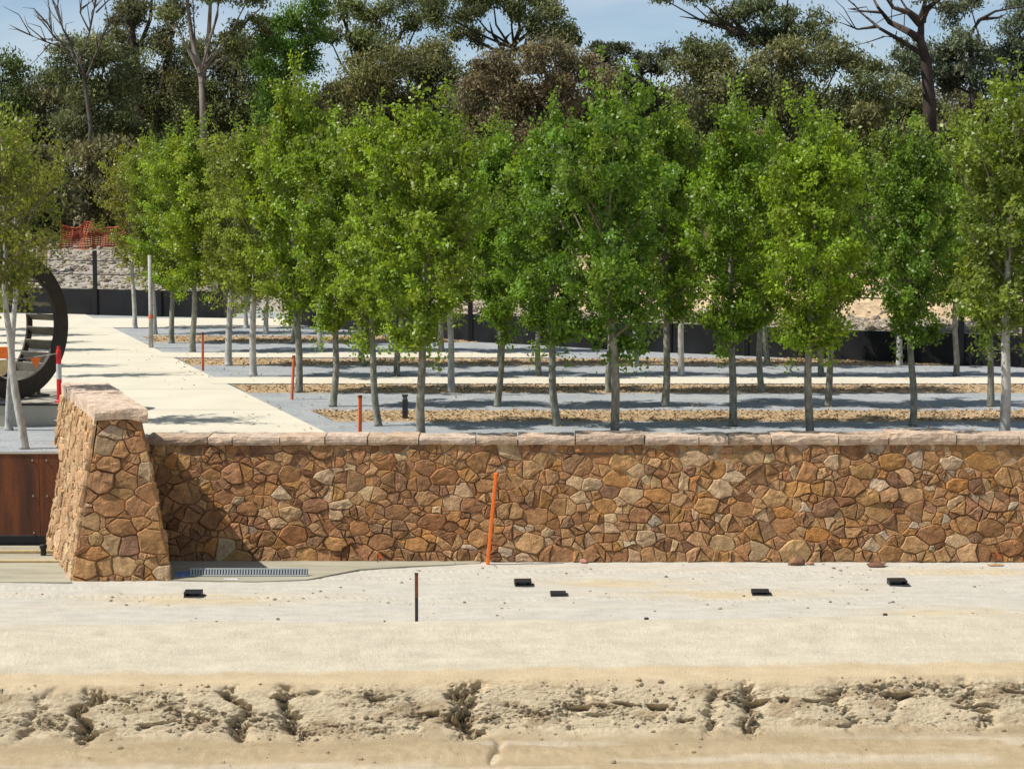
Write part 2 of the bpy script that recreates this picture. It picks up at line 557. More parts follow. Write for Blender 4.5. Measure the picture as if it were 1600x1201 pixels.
TC = TC * (1 - st * .35) + np.array((.61, .54, .42)) * st * .35
for px, py, wx, wy in ((290, 936, 150, 8), (1120, 928, 170, 6), (960, 911, 120, 5), (1480, 956, 130, 6), (1500, 893, 140, 5)):
    q = P(px, py, ZL)
    g = np.exp(-((GX - q.x) / (wx / 115)) ** 2 - ((GY - q.y) / (wy / 18.)) ** 2)[..., None] * (GT < .28)[..., None]
    g = np.clip(g * (1 + 1.2 * fbm(GX * 2.2, GY * 5, seed=px)[..., None]), 0, 1)
    TC = TC * (1 - g) + np.array((.60, .50, .34)) * g
pale = np.clip((fbm(GX * .45, GY * 3.2, seed=65, oct=5) - .02) * 6, 0, 1)[..., None] * floor_w[..., None]
TC = TC * (1 - .6 * pale) + np.array((.60, .52, .40)) * .6 * pale
damp = np.clip((fbm(GX * 3.2, sT * 9, seed=67, oct=5, gain=.6) - .05) * 5, 0, 1)[..., None] * face[..., None]
TC = TC * (1 - .6 * damp) + np.array((.29, .205, .115)) * .6 * damp
grey = np.clip((fbm(GX * .9, sT * 4, seed=69, oct=3) - .05) * 3, 0, 1)[..., None] * face[..., None]
TC = TC * (1 - .5 * grey) + np.array((.57, .48, .33)) * .5 * grey
nr, nc = GX.shape
idx = np.arange(nr * nc).reshape(nr, nc)
quads = np.stack([idx[:-1, :-1], idx[1:, :-1], idx[1:, 1:], idx[:-1, 1:]], -1).reshape(-1, 4)
terr = mk('terrain', np.stack([GX, GY, GZ], -1).reshape(-1, 3), quads, M['earth'], tint=TC.reshape(-1, 3), smooth=False)
terr['kind'] = 'structure'


def terr_z(x, y):
    k = int(np.argmin(np.abs(xs - x)))
    return float(np.interp(-y, -GY[:, k], GZ[:, k]))


# upper terrace of blue-grey gravel, and the lower bed on the left behind the steel panels
CORT_Y = P(40, 852, ZL).y
bed_z = PY(40, 706, CORT_Y).z
PL_Y = P(40, 666, bed_z).y                     # front of the wheel's plinth
pier_back = PIER_YF + 4.1
lx = lambda y: PY(108, 640, PIER_YF + 4.1).x + SH * (y - PIER_YF - 4.1)      # line of the pier's left side, carried back
sheet('gravel_terrace', [(lx(WALL_Y + .3) + .5, WALL_Y + .3), (40, WALL_Y + .3), (40, 90), (-60, 90), (-60, PL_Y + .05), (lx(PL_Y), PL_Y + .05)], -.012, M['gravel'])
sheet('gravel_bed', [(-40, CORT_Y), (lx(CORT_Y) + .4, CORT_Y), (lx(PL_Y) + .4, PL_Y + .2), (-40, PL_Y + .2)], bed_z, M['gravel'])
# cream concrete paths
e0, e1 = P(527, 684, 0), P(152, 500, 0)
ed = (e1 - e0) / (e1.y - e0.y)
eX = lambda y: e0.x + ed.x * (y - e0.y)
WY2 = WALL_Y + .55
sheet('boulevard_path', [(lx(WY2) + .4, WY2), (eX(WY2), WY2), (eX(67), 67), (-60, 67), (-60, PL_Y + .3), (lx(PL_Y), PL_Y + .3)], 0.0, M['concrete'])


def strip(name, y0, y1, x0, x1, z, mat):
    a, c = P(800, y0, 0).y, P(800, y1, 0).y
    return sheet(name, [(eX(c) + x0, c), (x1, c), (x1, a), (eX(a) + x0, a)], z, mat)


strip('cross_path', 589.3, 599.3, -.3, 40, .004, M['concrete'])
strip('cross_path', 550.5, 558.5, -.3, P(868, 554, 0).x, .004, M['concrete'])
strip('cross_path', 497, 512, -.3, P(470, 508, 0).x, .004, M['concrete'])
# expansion joints of the boulevard: fine recessed lines
for yy in (676, 640, 608, 581, 557, 537, 520):
    q = P(200, yy, 0).y
    sheet('path_joint', [(lx(q) - 3, q), (eX(q), q), (eX(q), q + .02), (lx(q) - 3, q + .02)], .004, M['footing'])


def mulch_strip(label, y0, y1, x0, x1, seed, n):
    a, c = P(800, y0, 0).y, P(800, y1, 0).y
    r_ = np.random.default_rng(seed)
    nx, ny = 220, 10
    X0 = eX(c) + x0
    u, v = np.meshgrid(np.linspace(0, 1, nx), np.linspace(0, 1, ny))
    Y = c + (a - c) * v
    lo = np.array([eX(q) + x0 for q in Y[:, 0]])[:, None]
    X = lo + (x1 - lo) * u
    edge = np.clip(np.minimum(v, 1 - v) / .12, 0, 1)
    Y = Y + (1 - edge) * .10 * fbm(X * 2.5, Y, seed=seed)
    Z = -.011 + edge * (.016 + .008 * fbm(X * 3, Y * 3, seed=seed + 1))
    idx = np.arange(nx * ny).reshape(ny, nx)
    q = np.stack([idx[:-1, :-1], idx[:-1, 1:], idx[1:, 1:], idx[1:, :-1]], -1).reshape(-1, 4)
    vs = np.stack([X, Y, Z], -1).reshape(-1, 3)
    # loose chips on top
    cu, cv = r_.random(n), r_.random(n) * .96 + .02
    cy = c + (a - c) * cv
    cl = np.array([eX(t) + x0 for t in cy])
    cxp = cl + (x1 - cl) * cu
    cen = np.stack([cxp, cy, np.full(n, .012) + .008 * r_.random(n)], -1)
    chips, cq = leaf_quads(cen, r_, .075, .030, up=.93)
    allv = np.concatenate([vs, chips])
    allq = np.concatenate([q, cq + len(vs)])
    tn = np.ones((len(allv), 3))
    tone = r_.choice(4, n, p=[.4, .3, .2, .1])
    pal = np.array([(1.1, 1.1, 1.05), (.95, .88, .8), (1.35, 1.35, 1.3), (.75, .66, .58)])
    tn[len(vs):] = np.repeat(pal[tone], 4, 0)
    o = mk('mulch_strip', allv, allq, M['mulch'], tint=tn)
    return tag(o, label, 'mulch', None, 'stuff')


def leaf_quads(cen, r_, L, W, up=.3, droop=None, out=None):
    """diamond leaves at the given centres, random attitude; up biases normals upwards"""
    n = len(cen)
    nrm = r_.normal(size=(n, 3))
    nrm /= np.linalg.norm(nrm, axis=1)[:, None]
    if out is not None:
        nrm += out
    nrm[:, 2] = nrm[:, 2] * (1 - up) + up * 1.2
    nrm /= np.linalg.norm(nrm, axis=1)[:, None] + 1e-9
    a = r_.normal(size=(n, 3))
    if droop is not None:
        a = a * (1 - droop) + np.array((0, 0, -1.6)) * droop
    a -= nrm * (a * nrm).sum(1)[:, None]
    a /= np.linalg.norm(a, axis=1)[:, None] + 1e-9
    b_ = np.cross(nrm, a)
    sc = (.65 + .7 * r_.random(n))[:, None]
    a = a * sc * L * .5
    b_ = b_ * sc * W * .5
    v = np.stack([cen - a, cen + b_ + a * .1, cen + a, cen - b_ + a * .1], 1).reshape(-1, 3)
    q = np.arange(4 * n).reshape(n, 4)
    return v, q


mulch_strip('brown bark mulch strip nearest to the stone wall', 640.5, 657.5, .55, 16, 3, 6000)
mulch_strip('brown bark mulch strip along the front of the nearer cream cross path', 600, 613, .05, 18, 4, 5000)
mulch_strip('brown bark mulch strip along the front of the farther cream cross path', 559.5, 570, .05, 20, 5, 5000)
mulch_strip('farthest brown bark mulch strip, near the black wall', 524.5, 534, .35, P(800, 530, 0).x, 6, 2500)

# ------------------------------------------------------------------ rubble masonry
PAL = [((.33, .190, .092), 5), ((.42, .265, .135), 5), ((.44, .255, .095), 2.6), ((.26, .165, .105), 4), ((.54, .43, .285), 1.9), ((.50, .45, .36), .6), ((.22, .120, .065), 2.4), ((.38, .230, .125), 4), ((.48, .335, .185), 3)]
PALC = np.array([p[0] for p in PAL])
PALW = np.array([p[1] for p in PAL], float)
PALW /= PALW.sum()


def clip_half(poly, nx, ny, d):
    """keep nx*x + ny*y <= d"""
    res = []
    for i in range(len(poly)):
        a, c = poly[i], poly[(i + 1) % len(poly)]
        da, dc = nx * a[0] + ny * a[1] - d, nx * c[0] + ny * c[1] - d
        if da <= 0:
            res.append(a)
        if (da < 0 < dc) or (dc < 0 < da):
            t = da / (da - dc)
            res.append((a[0] + (c[0] - a[0]) * t, a[1] + (c[1] - a[1]) * t))
    return res


def inside(poly, x, y, m=0.0):
    for i in range(len(poly)):
        a, c = poly[i], poly[(i + 1) % len(poly)]
        ex, ey = c[0] - a[0], c[1] - a[1]
        if (ex * (y - a[1]) - ey * (x - a[0])) / math.hypot(ex, ey) < m:
            return False
    return True


def rubble(bounds, seed, radii, asp=1.45, landmarks=(), joint=.0022, depth=(.008, .044), bias=None, mean=(.40, .235, .115), blend=.20):
    """bounds: CCW polygon (u, v). returns [(verts(u,v,w), faces, area, colour)]"""
    r_ = random.Random(seed)
    B = [(u / asp, v) for u, v in bounds]
    us, vs_ = [p[0] for p in B], [p[1] for p in B]
    seeds = [(u / asp, v, q, c) for u, v, q, c in landmarks]
    for rad, tries in radii:
        for _ in range(tries):
            x, y = r_.uniform(min(us), max(us)), r_.uniform(min(vs_), max(vs_))
            if not inside(B, x, y, rad * .45):
                continue
            rr = rad * r_.uniform(.85, 1.15)
            if all((x - s[0]) ** 2 + (y - s[1]) ** 2 > ((rr + s[2]) * .93) ** 2 for s in seeds):
                seeds.append((x, y, rr, None))
    out_ = []
    cells = []
    for i, (x, y, q, c) in enumerate(seeds):
        poly = B
        for j, s in enumerate(seeds):
            if i == j:
                continue
            dx, dy = s[0] - x, s[1] - y
            dd = dx * dx + dy * dy
            if dd > 1.1:
                continue
            k = (dd + q * q - s[2] * s[2]) / 2
            poly = clip_half(poly, dx, dy, k + dx * x + dy * y)
            if len(poly) < 3:
                break
        if len(poly) < 3:
            continue
        whole = [(p[0] * asp, p[1]) for p in poly]
        pieces = [(whole, c)]
        if c is None:
            for depth_ in range(2):
                nxt = []
                for pc, cc in pieces:
                    A = np.array(pc)
                    ar = .5 * abs(np.dot(A[:, 0], np.roll(A[:, 1], -1)) - np.dot(np.roll(A[:, 0], -1), A[:, 1]))
                    if ar > (.020, .028)[depth_] and r_.random() < (.66, .55)[depth_]:
                        m0 = A.mean(0)
                        ev, evec = np.linalg.eigh(np.cov((A - m0).T))
                        lo_ax = math.atan2(evec[1, 1], evec[0, 1]) + r_.gauss(0, .28)
                        m0 = m0 + evec[:, 1] * r_.uniform(-.45, .45) * math.sqrt(ev[1])
                        nx_, ny_ = math.cos(lo_ax), math.sin(lo_ax)
                        d_ = nx_ * m0[0] + ny_ * m0[1]
                        for p2, c2_ in ((clip_half(pc, nx_, ny_, d_), cc), (clip_half(pc, -nx_, -ny_, -d_), None)):
                            if len(p2) >= 3:
                                nxt.append((p2, c2_))
                    else:
                        nxt.append((pc, cc))
                pieces = nxt
        cells += pieces
    for pts, c in cells:
        # merge very close corners
        cl = []
        for p in pts:
            if not cl or math.hypot(p[0] - cl[-1][0], p[1] - cl[-1][1]) > .018:
                cl.append(p)
        if len(cl) > 1 and math.hypot(cl[0][0] - cl[-1][0], cl[0][1] - cl[-1][1]) < .018:
            cl.pop()
        pts = cl
        if len(pts) < 3:
            continue
        area = .5 * abs(sum(pts[k][0] * pts[(k + 1) % len(pts)][1] - pts[(k + 1) % len(pts)][0] * pts[k][1] for k in range(len(pts))))
        if area < .0008:
            continue
        # split the longest edges so that outlines can bend
        goal = 10 if area > .02 else 7
        while len(pts) < goal:
            L = [math.hypot(pts[(k + 1) % len(pts)][0] - pts[k][0], pts[(k + 1) % len(pts)][1] - pts[k][1]) for k in range(len(pts))]
            k = L.index(max(L))
            a, c2 = pts[k], pts[(k + 1) % len(pts)]
            t = r_.uniform(.38, .62)
            pts.insert(k + 1, (a[0] + (c2[0] - a[0]) * t, a[1] + (c2[1] - a[1]) * t))
        n = len(pts)
        A = np.array(pts)
        A = A + np.stack([.030 * fbm(A[:, 0] * 10, A[:, 1] * 10, seed=seed + 1, oct=2), .024 * fbm(A[:, 0] * 9, A[:, 1] * 9, seed=seed + 2, oct=2)], 1)
        cen = A.mean(0)
        dv = A - cen
        ln = np.linalg.norm(dv, axis=1)[:, None]
        rough = np.array([r_.uniform(.4, 1.6) for _ in range(n)])[:, None]
        size = math.sqrt(area)
        h = r_.uniform(*depth) * min(1.2, .55 + size * 1.8)
        gx, gy = r_.uniform(-.13, .10), r_.uniform(-.08, .16)
        r0 = cen + dv * np.maximum(.3, 1 - joint * .6 / ln)
        r1 = cen + dv * np.maximum(.3, 1 - joint * rough / ln)
        r2 = cen + dv * np.maximum(.25, 1 - (.009 + .048 * size * rough) / ln)
        r3 = cen + dv * .45
        jj = lambda s: np.array([r_.uniform(-s, s) for _ in range(n)])
        tilt = lambda Q: np.clip((Q - cen) @ np.array([gx, gy]), -.05, .05)
        V = []
        for Q, w in ((r0, np.full(n, -.035)), (r1, np.full(n, .000) + jj(.008) + .5 * tilt(r1)), (r2, h + jj(.20 * h) + tilt(r2)), (r3, h * 1.12 + jj(.22 * h) + tilt(r3))):
            V += [(Q[k][0], Q[k][1], w[k]) for k in range(n)]
        V.append((cen[0], cen[1], h * (1.1 + r_.uniform(-.25, .25))))
        Fc = []
        for g in range(3):
            for k in range(n):
                k2 = (k + 1) % n
                Fc.append((g * n + k, g * n + k2, (g + 1) * n + k2, (g + 1) * n + k))
        for k in range(n):
            Fc.append((3 * n + k, 3 * n + (k + 1) % n, 4 * n))
        if c is None:
            w = PALW.copy()
            if bias is not None:
                w = w * bias(cen[0], cen[1])
                w /= w.sum()
            c = PALC[r_.choices(range(len(PALC)), w)[0]]
            f_ = r_.uniform(.8, 1.2)
            c = tuple(c[k] * f_ * r_.uniform(.95, 1.05) for k in range(3))
        c = tuple((1 - blend) * c[k] + blend * mean[k] for k in range(3))
        c = (c[0] * 1.0, c[1] * .92, c[2] * .86)
        out_.append((np.array(V), Fc, area, c))
    return out_


def place_rubble(stones, parent, org, U, Vd, N, limit=300):
    org, U, Vd, N = [np.array(t, float) for t in (org, U, Vd, N)]
    stones = sorted(stones, key=lambda s: -s[2])
    rest = MB()
    for i, (V, Fc, area, c) in enumerate(stones):
        W = org + V[:, :1] * U + V[:, 1:2] * Vd + V[:, 2:3] * N
        if i < limit:
            mk('stone', W, Fc, M['stone'], parent, tint=np.tile(np.array(c), (len(W), 1)))
        else:
            rest.add(W, Fc, c)
    if rest.v:
        o = rest.build('small_stones', M['stone'], parent)
        o['kind'] = 'stuff'


def rough_block(x0, x1, y0, y1, z0, z1, seed, amp=.018, nx=None, org=(0, 0, 0), shear=0.0):
    """a rock-faced block as displaced box grid; returns verts, faces"""
    nx = nx or max(4, int((x1 - x0) / .12))
    ny = max(2, int((y1 - y0) / .14))
    nz = 3
    keys, vs, fs = {}, [], []

    def vid(i, j, k):
        key = (i, j, k)
        if key not in keys:
            keys[key] = len(vs)
            vs.append((x0 + (x1 - x0) * i / nx, y0 + (y1 - y0) * j / ny, z0 + (z1 - z0) * k / nz))
        return keys[key]
    for i in range(nx):
        for k in range(nz):
            fs.append((vid(i, 0, k), vid(i + 1, 0, k), vid(i + 1, 0, k + 1), vid(i, 0, k + 1)))
            fs.append((vid(i, ny, k + 1), vid(i + 1, ny, k + 1), vid(i + 1, ny, k), vid(i, ny, k)))
        for j in range(ny):
            fs.append((vid(i, j, nz), vid(i + 1, j, nz), vid(i + 1, j + 1, nz), vid(i, j + 1, nz)))
            fs.append((vid(i, j + 1, 0), vid(i + 1, j + 1, 0), vid(i + 1, j, 0), vid(i, j, 0)))
    for j in range(ny):
        for k in range(nz):
            fs.append((vid(0, j, k + 1), vid(0, j + 1, k + 1), vid(0, j + 1, k), vid(0, j, k)))
            fs.append((vid(nx, j, k), vid(nx, j + 1, k), vid(nx, j + 1, k + 1), vid(nx, j, k + 1)))
    A = np.array(vs)
    s = seed * 3.7
    D = np.stack([fbm(A[:, 0] * 7 + s, A[:, 1] * 7, A[:, 2] * 9, seed=seed + k, oct=3) for k in range(3)], 1)
    D[:, 0] *= np.clip(np.minimum(A[:, 0] - x0, x1 - A[:, 0]) / .05, .25, 1)
    A = A + D * np.array((amp * .6, amp * 1.6, amp))
    # round the long front and side arrises
    zf = (A[:, 2] - (z0 + z1) / 2) / ((z1 - z0) / 2)
    fr = np.clip(1 - (A[:, 1] - y0) / .10, 0, 1)
    A[:, 1] += fr * .022 * np.clip(zf, -1, 1) ** 2
    A[:, 0] += shear * (A[:, 1] - y0)
    return A + np.array(org), fs


# --- the long stone wall
BAT = .20                                     # batter: metres the face leans back per metre of height
wall = empty('stone_wall', (1.0, WALL_Y + .2, ZL))
tag(wall, 'long rubble stone retaining wall with pinkish coping below the tree terrace', 'stone wall')
wall_x0, wall_x1 = PY(231, 780, WALL_Y).x - .35, 9.6
z_ct = PY(800, 699, WALL_Y).z                 # underside of the coping
H = z_ct - ZL + .05
inv = Matrix.Translation(-Vector(wall.location))


def local(o, parent):
    o.parent = parent
    o.matrix_parent_inverse = Matrix.Translation(-Vector(parent.location))
    return o


def W_u(px, py):
    q = PY(px, py, WALL_Y + .05)
    return q.x, q.z - ZL


cp, cg, cb, cd, cy_, ct = (.60, .50, .35), (.55, .52, .43), (.36, .20, .10), (.23, .125, .07), (.48, .265, .085), (.48, .33, .18)
LM = [(828, 848, .22, (.50, .37, .21)), (790, 862, .11, cg), (748, 840, .17, (.46, .31, .16)), (775, 842, .13, (.32, .20, .11)), (675, 815, .19, (.30, .17, .09)), (708, 787, .15, (.52, .42, .28)), (665, 779, .15, (.42, .29, .16)), (735, 790, .17, (.29, .18, .11)),
      (695, 745, .19, (.35, .20, .10)), (760, 760, .16, (.40, .27, .15)), (900, 753, .13, (.57, .49, .34)), (925, 757, .14, (.55, .50, .38)), (975, 722, .2, (.50, .36, .18)), (1030, 775, .17, (.47, .28, .11)), (945, 790, .16, (.47, .30, .13)),
      (1128, 765, .19, (.60, .52, .37)), (1085, 717, .19, (.53, .46, .33)), (1150, 745, .14, (.55, .49, .37)), (995, 735, .14, (.50, .42, .28)), (1000, 805, .16, (.36, .22, .13)), (1010, 840, .14, (.54, .47, .34)), (1105, 790, .17, (.44, .30, .15)), (1128, 848, .17, (.54, .45, .28)),
      (1160, 795, .17, (.40, .25, .13)), (1212, 778, .19, (.50, .38, .21)), (1225, 800, .13, cy_), (1292, 795, .19, (.27, .175, .13)), (1275, 835, .16, (.50, .28, .09)), (1225, 820, .17, (.42, .26, .13)), (1180, 715, .16, (.55, .44, .27)),
      (1372, 758, .12, (.62, .57, .47)), (1358, 778, .17, (.46, .32, .15)), (1375, 800, .19, (.42, .30, .15)), (1425, 773, .18, (.48, .35, .21)), (1455, 835, .22, (.30, .18, .10)), (1430, 850, .2, (.46, .33, .18)), (1495, 843, .14, (.60, .52, .36)), (1550, 825, .18, (.34, .22, .12)), (1490, 725, .15, (.56, .52, .42)), (1500, 757, .16, (.50, .28, .10)), (1580, 855, .18, (.36, .21, .11)), (1318, 865, .14, (.48, .36, .21)), (1390, 865, .18, (.40, .26, .13)),
      (505, 745, .12, (.60, .54, .42)), (438, 772, .11, (.60, .55, .44)), (453, 802, .16, (.50, .41, .26)), (535, 788, .13, (.60, .53, .39)), (525, 805, .11, (.56, .47, .33)), (460, 835, .2, (.36, .19, .09)), (525, 850, .16, (.48, .31, .14)), (480, 865, .14, (.44, .29, .13)), (430, 818, .11, (.58, .48, .34)),
      (375, 765, .15, (.40, .25, .13)), (350, 775, .15, (.34, .20, .11)), (385, 795, .16, (.33, .19, .10)), (450, 742, .16, (.36, .22, .11)), (490, 790, .17, (.26, .15, .10)), (600, 720, .16, (.36, .21, .11)), (595, 715, .13, (.50, .36, .18)), (665, 730, .15, (.28, .165, .095)), (440, 715, .14, (.50, .37, .22)), (375, 868, .14, (.46, .32, .14)), (650, 850, .17, (.44, .26, .11)), (328, 743, .11, (.42, .27, .14)), (595, 845, .17, (.33, .20, .11)), (560, 825, .15, (.38, .22, .11)), (620, 800, .18, (.30, .19, .11))]
lmk = []
for px, py, q, c in LM:
    u, v = W_u(px, py)
    lmk.append((u, v, q * .68, (c[0] * 1.0, c[1] * .93, c[2] * .86)))
lefty = lambda u, v: np.array([1, 1, 1, 1, .75, .7, 1.6, 1.2, .8]) if u < -1.2 else np.array([1, 1.2, 1.2, .8, 1.4, 1.2, .5, 1, 1.3])
stones = rubble([(wall_x0, .0), (wall_x1, .0), (wall_x1, H), (wall_x0, H)], 5, [(.150, 260), (.120, 900), (.088, 3000), (.058, 5000), (.034, 4000)], 1.5, lmk, bias=lefty)
wb = math.hypot(1, BAT)
core = MB()
# the mortar face is a fine sheet set just behind the stones, on a solid core
core.add([(wall_x0, WALL_Y - .005, ZL - .2), (wall_x1, WALL_Y - .005, ZL - .2), (wall_x1, WALL_Y - .005 + BAT * H, ZL + H), (wall_x0, WALL_Y - .005 + BAT * H, ZL + H),
          (wall_x0, WALL_Y + .55, ZL - .2), (wall_x1, WALL_Y + .55, ZL - .2), (wall_x1, WALL_Y + .55, ZL + H), (wall_x0, WALL_Y + .55, ZL + H)],
         [(0, 1, 2, 3), (5, 4, 7, 6), (3, 2, 6, 7), (4, 0, 3, 7), (1, 5, 6, 2)])
local(core.build('mortar_core', M['mortar']), wall)
n0 = len(bpy.data.objects)
before = set(bpy.data.objects.keys())
place_rubble(stones, None, (0, WALL_Y, ZL), (1, 0, 0), (0, BAT / wb, 1 / wb), (0, -1 / wb, BAT / wb))
for o in bpy.data.objects:
    if o.name not in before:
        local(o, wall)
jx = [222, 320, 359, 434, 505, 572, 653, 743, 809, 900, 1009, 1095, 1142, 1209, 1315, 1394, 1501, 1600, 1690, 1760]
rr = random.Random(8)
for i in range(len(jx) - 1):
    a, c = PY(jx[i], 690, WALL_Y).x + .008, PY(jx[i + 1], 690, WALL_Y).x - .008
    tilt_up = .03 * max(0, (i - 9)) / 9
    top = ZCOP + rr.uniform(-.012, .014) + tilt_up + (.025 if i in (15, 9) else 0)
    y0 = WALL_Y + BAT * H - .085 + rr.uniform(-.015, .015)
    V, Fc = rough_block(a, c, y0, y0 + .62, z_ct + .004, top, 100 + i, .021)
    tone = rr.uniform(.78, .98)
    col = np.array([(.62, .48, .365), (.66, .52, .41), (.58, .44, .325), (.68, .55, .45)][rr.randrange(4)]) * tone
    local(mk('coping_stone', V, Fc, M['coping'], None, tint=np.tile(col, (len(V), 1))), wall)

# --- the battered pier at the wall's end
pz0, pz1 = ZL, PY(190, 656, PIER_YF + .42).z
YF, YB = PIER_YF, pier_back
bl, br = PY(112, 907, YF).x, PY(270, 907, YF).x
LEAN = .42
tl, tr_ = PY(154, 656, YF + LEAN).x, PY(221, 656, YF + LEAN).x
sx = SH * (YB - YF)
c8 = [Vector((bl, YF, pz0 - .05)), Vector((br, YF, pz0 - .05)), Vector((tr_, YF + LEAN, pz1)), Vector((tl, YF + LEAN, pz1)),
      Vector((bl + sx, YB, pz0 - .05)), Vector((br + sx, YB, pz0 - .05)), Vector((tr_ + sx + .08, YB, pz1)), Vector((tl + sx + .08, YB, pz1))]
pier = empty('stone_pier', ((bl + br) / 2, YF + 1, ZL))
tag(pier, 'tapering rubble stone pier with thick coping slab at the wall end', 'stone pier')
core = MB()
cc_ = sum(c8, Vector()) / 8
core.add([p + (cc_ - p).normalized() * .02 for p in c8], [(0, 1, 2, 3), (5, 4, 7, 6), (3, 2, 6, 7), (4, 0, 3, 7), (1, 5, 6, 2), (0, 4, 5, 1)])
local(core.build('mortar_core', M['mortar']), pier)


def pier_face(a, b_, c, d, seed, radii, lms=(), asp=1.35, depth=(.01, .05), limit=300, bias=None, **kw):
    """stones on the plane through four corners a b c d (CCW seen from outside)"""
    U = (b_ - a).normalized()
    N = U.cross(d - a).normalized()
    Vv = N.cross(U)
    poly = [((p - a).dot(U), (p - a).dot(Vv)) for p in (a, b_, c, d)]
    L2 = []
    for px, py, q, col in lms:
        r0 = ray(px, py)
        t = (a - Vector((0, 0, CAMZ))).dot(N) / r0.dot(N)
        q3 = Vector((0, 0, CAMZ)) + r0 * t - a
        L2.append((q3.dot(U), q3.dot(Vv), q, col))
    st_ = rubble(poly, seed, radii, asp, L2, joint=.0022, depth=depth, bias=bias, **kw)
    before = set(bpy.data.objects.keys())
    place_rubble(st_, None, a, U, Vv, N, limit)
    for o in bpy.data.objects:
        if o.name not in before:
            local(o, pier)


plm = [(242, 845, .20, (.44, .28, .13)), (246, 830, .13, (.44, .28, .13)), (235, 773, .17, (.38, .21, .11)), (160, 752, .17, (.34, .21, .12)), (193, 753, .15, (.36, .23, .12)), (172, 788, .18, (.40, .24, .12)), (217, 790, .16, (.37, .22, .12)), (150, 845, .11, (.44, .33, .17)), (176, 850, .14, (.38, .29, .17)), (201, 852, .15, (.29, .18, .13)),
       (130, 850, .12, (.34, .19, .10)), (133, 888, .15, (.42, .26, .12)), (150, 865, .13, (.42, .23, .09)), (192, 885, .15, (.52, .38, .21)), (165, 885, .13, (.44, .29, .14)), (165, 698, .14, (.33, .27, .19)), (190, 703, .11, (.38, .23, .11)), (213, 695, .13, (.38, .22, .12)), (230, 737, .10, (.50, .42, .29)), (177, 675, .10, (.50, .42, .33)), (140, 775, .10, (.33, .19, .11)), (188, 770, .13, (.38, .26, .13)), (190, 825, .14, (.37, .22, .11)), (243, 800, .12, (.38, .24, .13)), (170, 727, .13, (.37, .23, .12)), (258, 895, .12, (.52, .43, .30))]
wz = lambda u, v: np.array([1, 1.2, 1, .8, .6, .4, .5, 1.2, 1.2])
lz = lambda u, v: np.array([.6, 1.5, .8, .3, 2.4, .8, .2, .8, 2.2])  # paler stone mix for the left face, brightening its sunlit side by colour
pier_face(c8[0], c8[1], c8[2], c8[3], 71, [(.12, 300), (.085, 800), (.055, 1500), (.035, 1200)], plm, bias=wz)
pier_face(c8[4], c8[0], c8[3], c8[7], 72, [(.13, 300), (.10, 700), (.07, 1500), (.045, 1600)], depth=(.012, .05), bias=lz, limit=220, mean=(.56, .44, .29), blend=.5)  # same stone as the front; sunlight on this side painted in as paler tint
pier_face(c8[1], c8[5], c8[6], c8[2], 73, [(.16, 300), (.11, 900), (.07, 1200)], limit=120)
pier_face(c8[5], c8[4], c8[7], c8[6], 74, [(.16, 300), (.11, 700), (.07, 900)], limit=120)
ct_z = PY(190, 641, YF + .15).z
for i, (ya, yb) in enumerate(((YF + LEAN - .09, YF + 2.6), (YF + 2.615, YB + .08))):
    V, Fc = rough_block(tl - .07, tr_ + .08, ya, yb, pz1 + .004, ct_z + (.015 if i else 0), 160 + i, .028, org=(SH * (ya - YF - LEAN), 0, 0), shear=SH)
    local(mk('coping_slab', V, Fc, M['coping'], None, tint=np.tile(np.array((.64, .515, .41)), (len(V), 1))), pier)

# footing left bare at the wall foot, sandy strips left of the pier
fz = ZL + .020
ft = MB()
fpts = [(262, 905), (400, 908), (478, 905), (560, 889), (640, 884), (750, 879.5), (752, 875), (231, 875)]
low = [P(x, y, fz) for x, y in fpts]
n_ = len(low)
ft.add(low + [Vector((p.x, p.y, ZL - .05)) for p in low], [tuple(range(n_))] + [(i, i + n_, (i + 1) % n_ + n_, (i + 1) % n_) for i in range(n_)])
o = ft.build('footing_strip', M['footing'])
o['kind'] = 'structure'
ft = MB()
low = [P(x, y, ZL + .018) for x, y in [(-260, 908), (112, 909), (100, 880), (90, 852), (-260, 852)]]
ft.add(low + [Vector((p.x, p.y, ZL - .05)) for p in low], [tuple(range(5))] + [(i, i + 5, (i + 1) % 5 + 5, (i + 1) % 5) for i in range(5)])
ft.build('sandy_ground', M['footing'])['kind'] = 'structure'
# low kerb boards in that sandy strip
for yy, hh in ((866, .05), (880, .035)):
    a = P(-260, yy, ZL)
    c = P(102, yy, ZL)
    kb = MB().box(((a.x + c.x) / 2, a.y, ZL + .018 + hh / 2), (c.x - a.x, .06, hh), bev=.008).build('kerb', M['timber'])
    kb['kind'] = 'structure'
fp = P(68, 869, ZL)
o = empty('pipe_stub', (fp.x, fp.y, ZL + .018))
tag(o, 'small black capped pipe stub sticking out of sand left of the pier', 'pipe')
MB().lathe([(.045, 0), (.045, .12), (.04, .125)], 10).build('pipe', M['black_metal'], o)
MB().lathe([(.058, .11), (.06, .16), (.05, .17)], 10).build('cap', M['black_metal'], o)

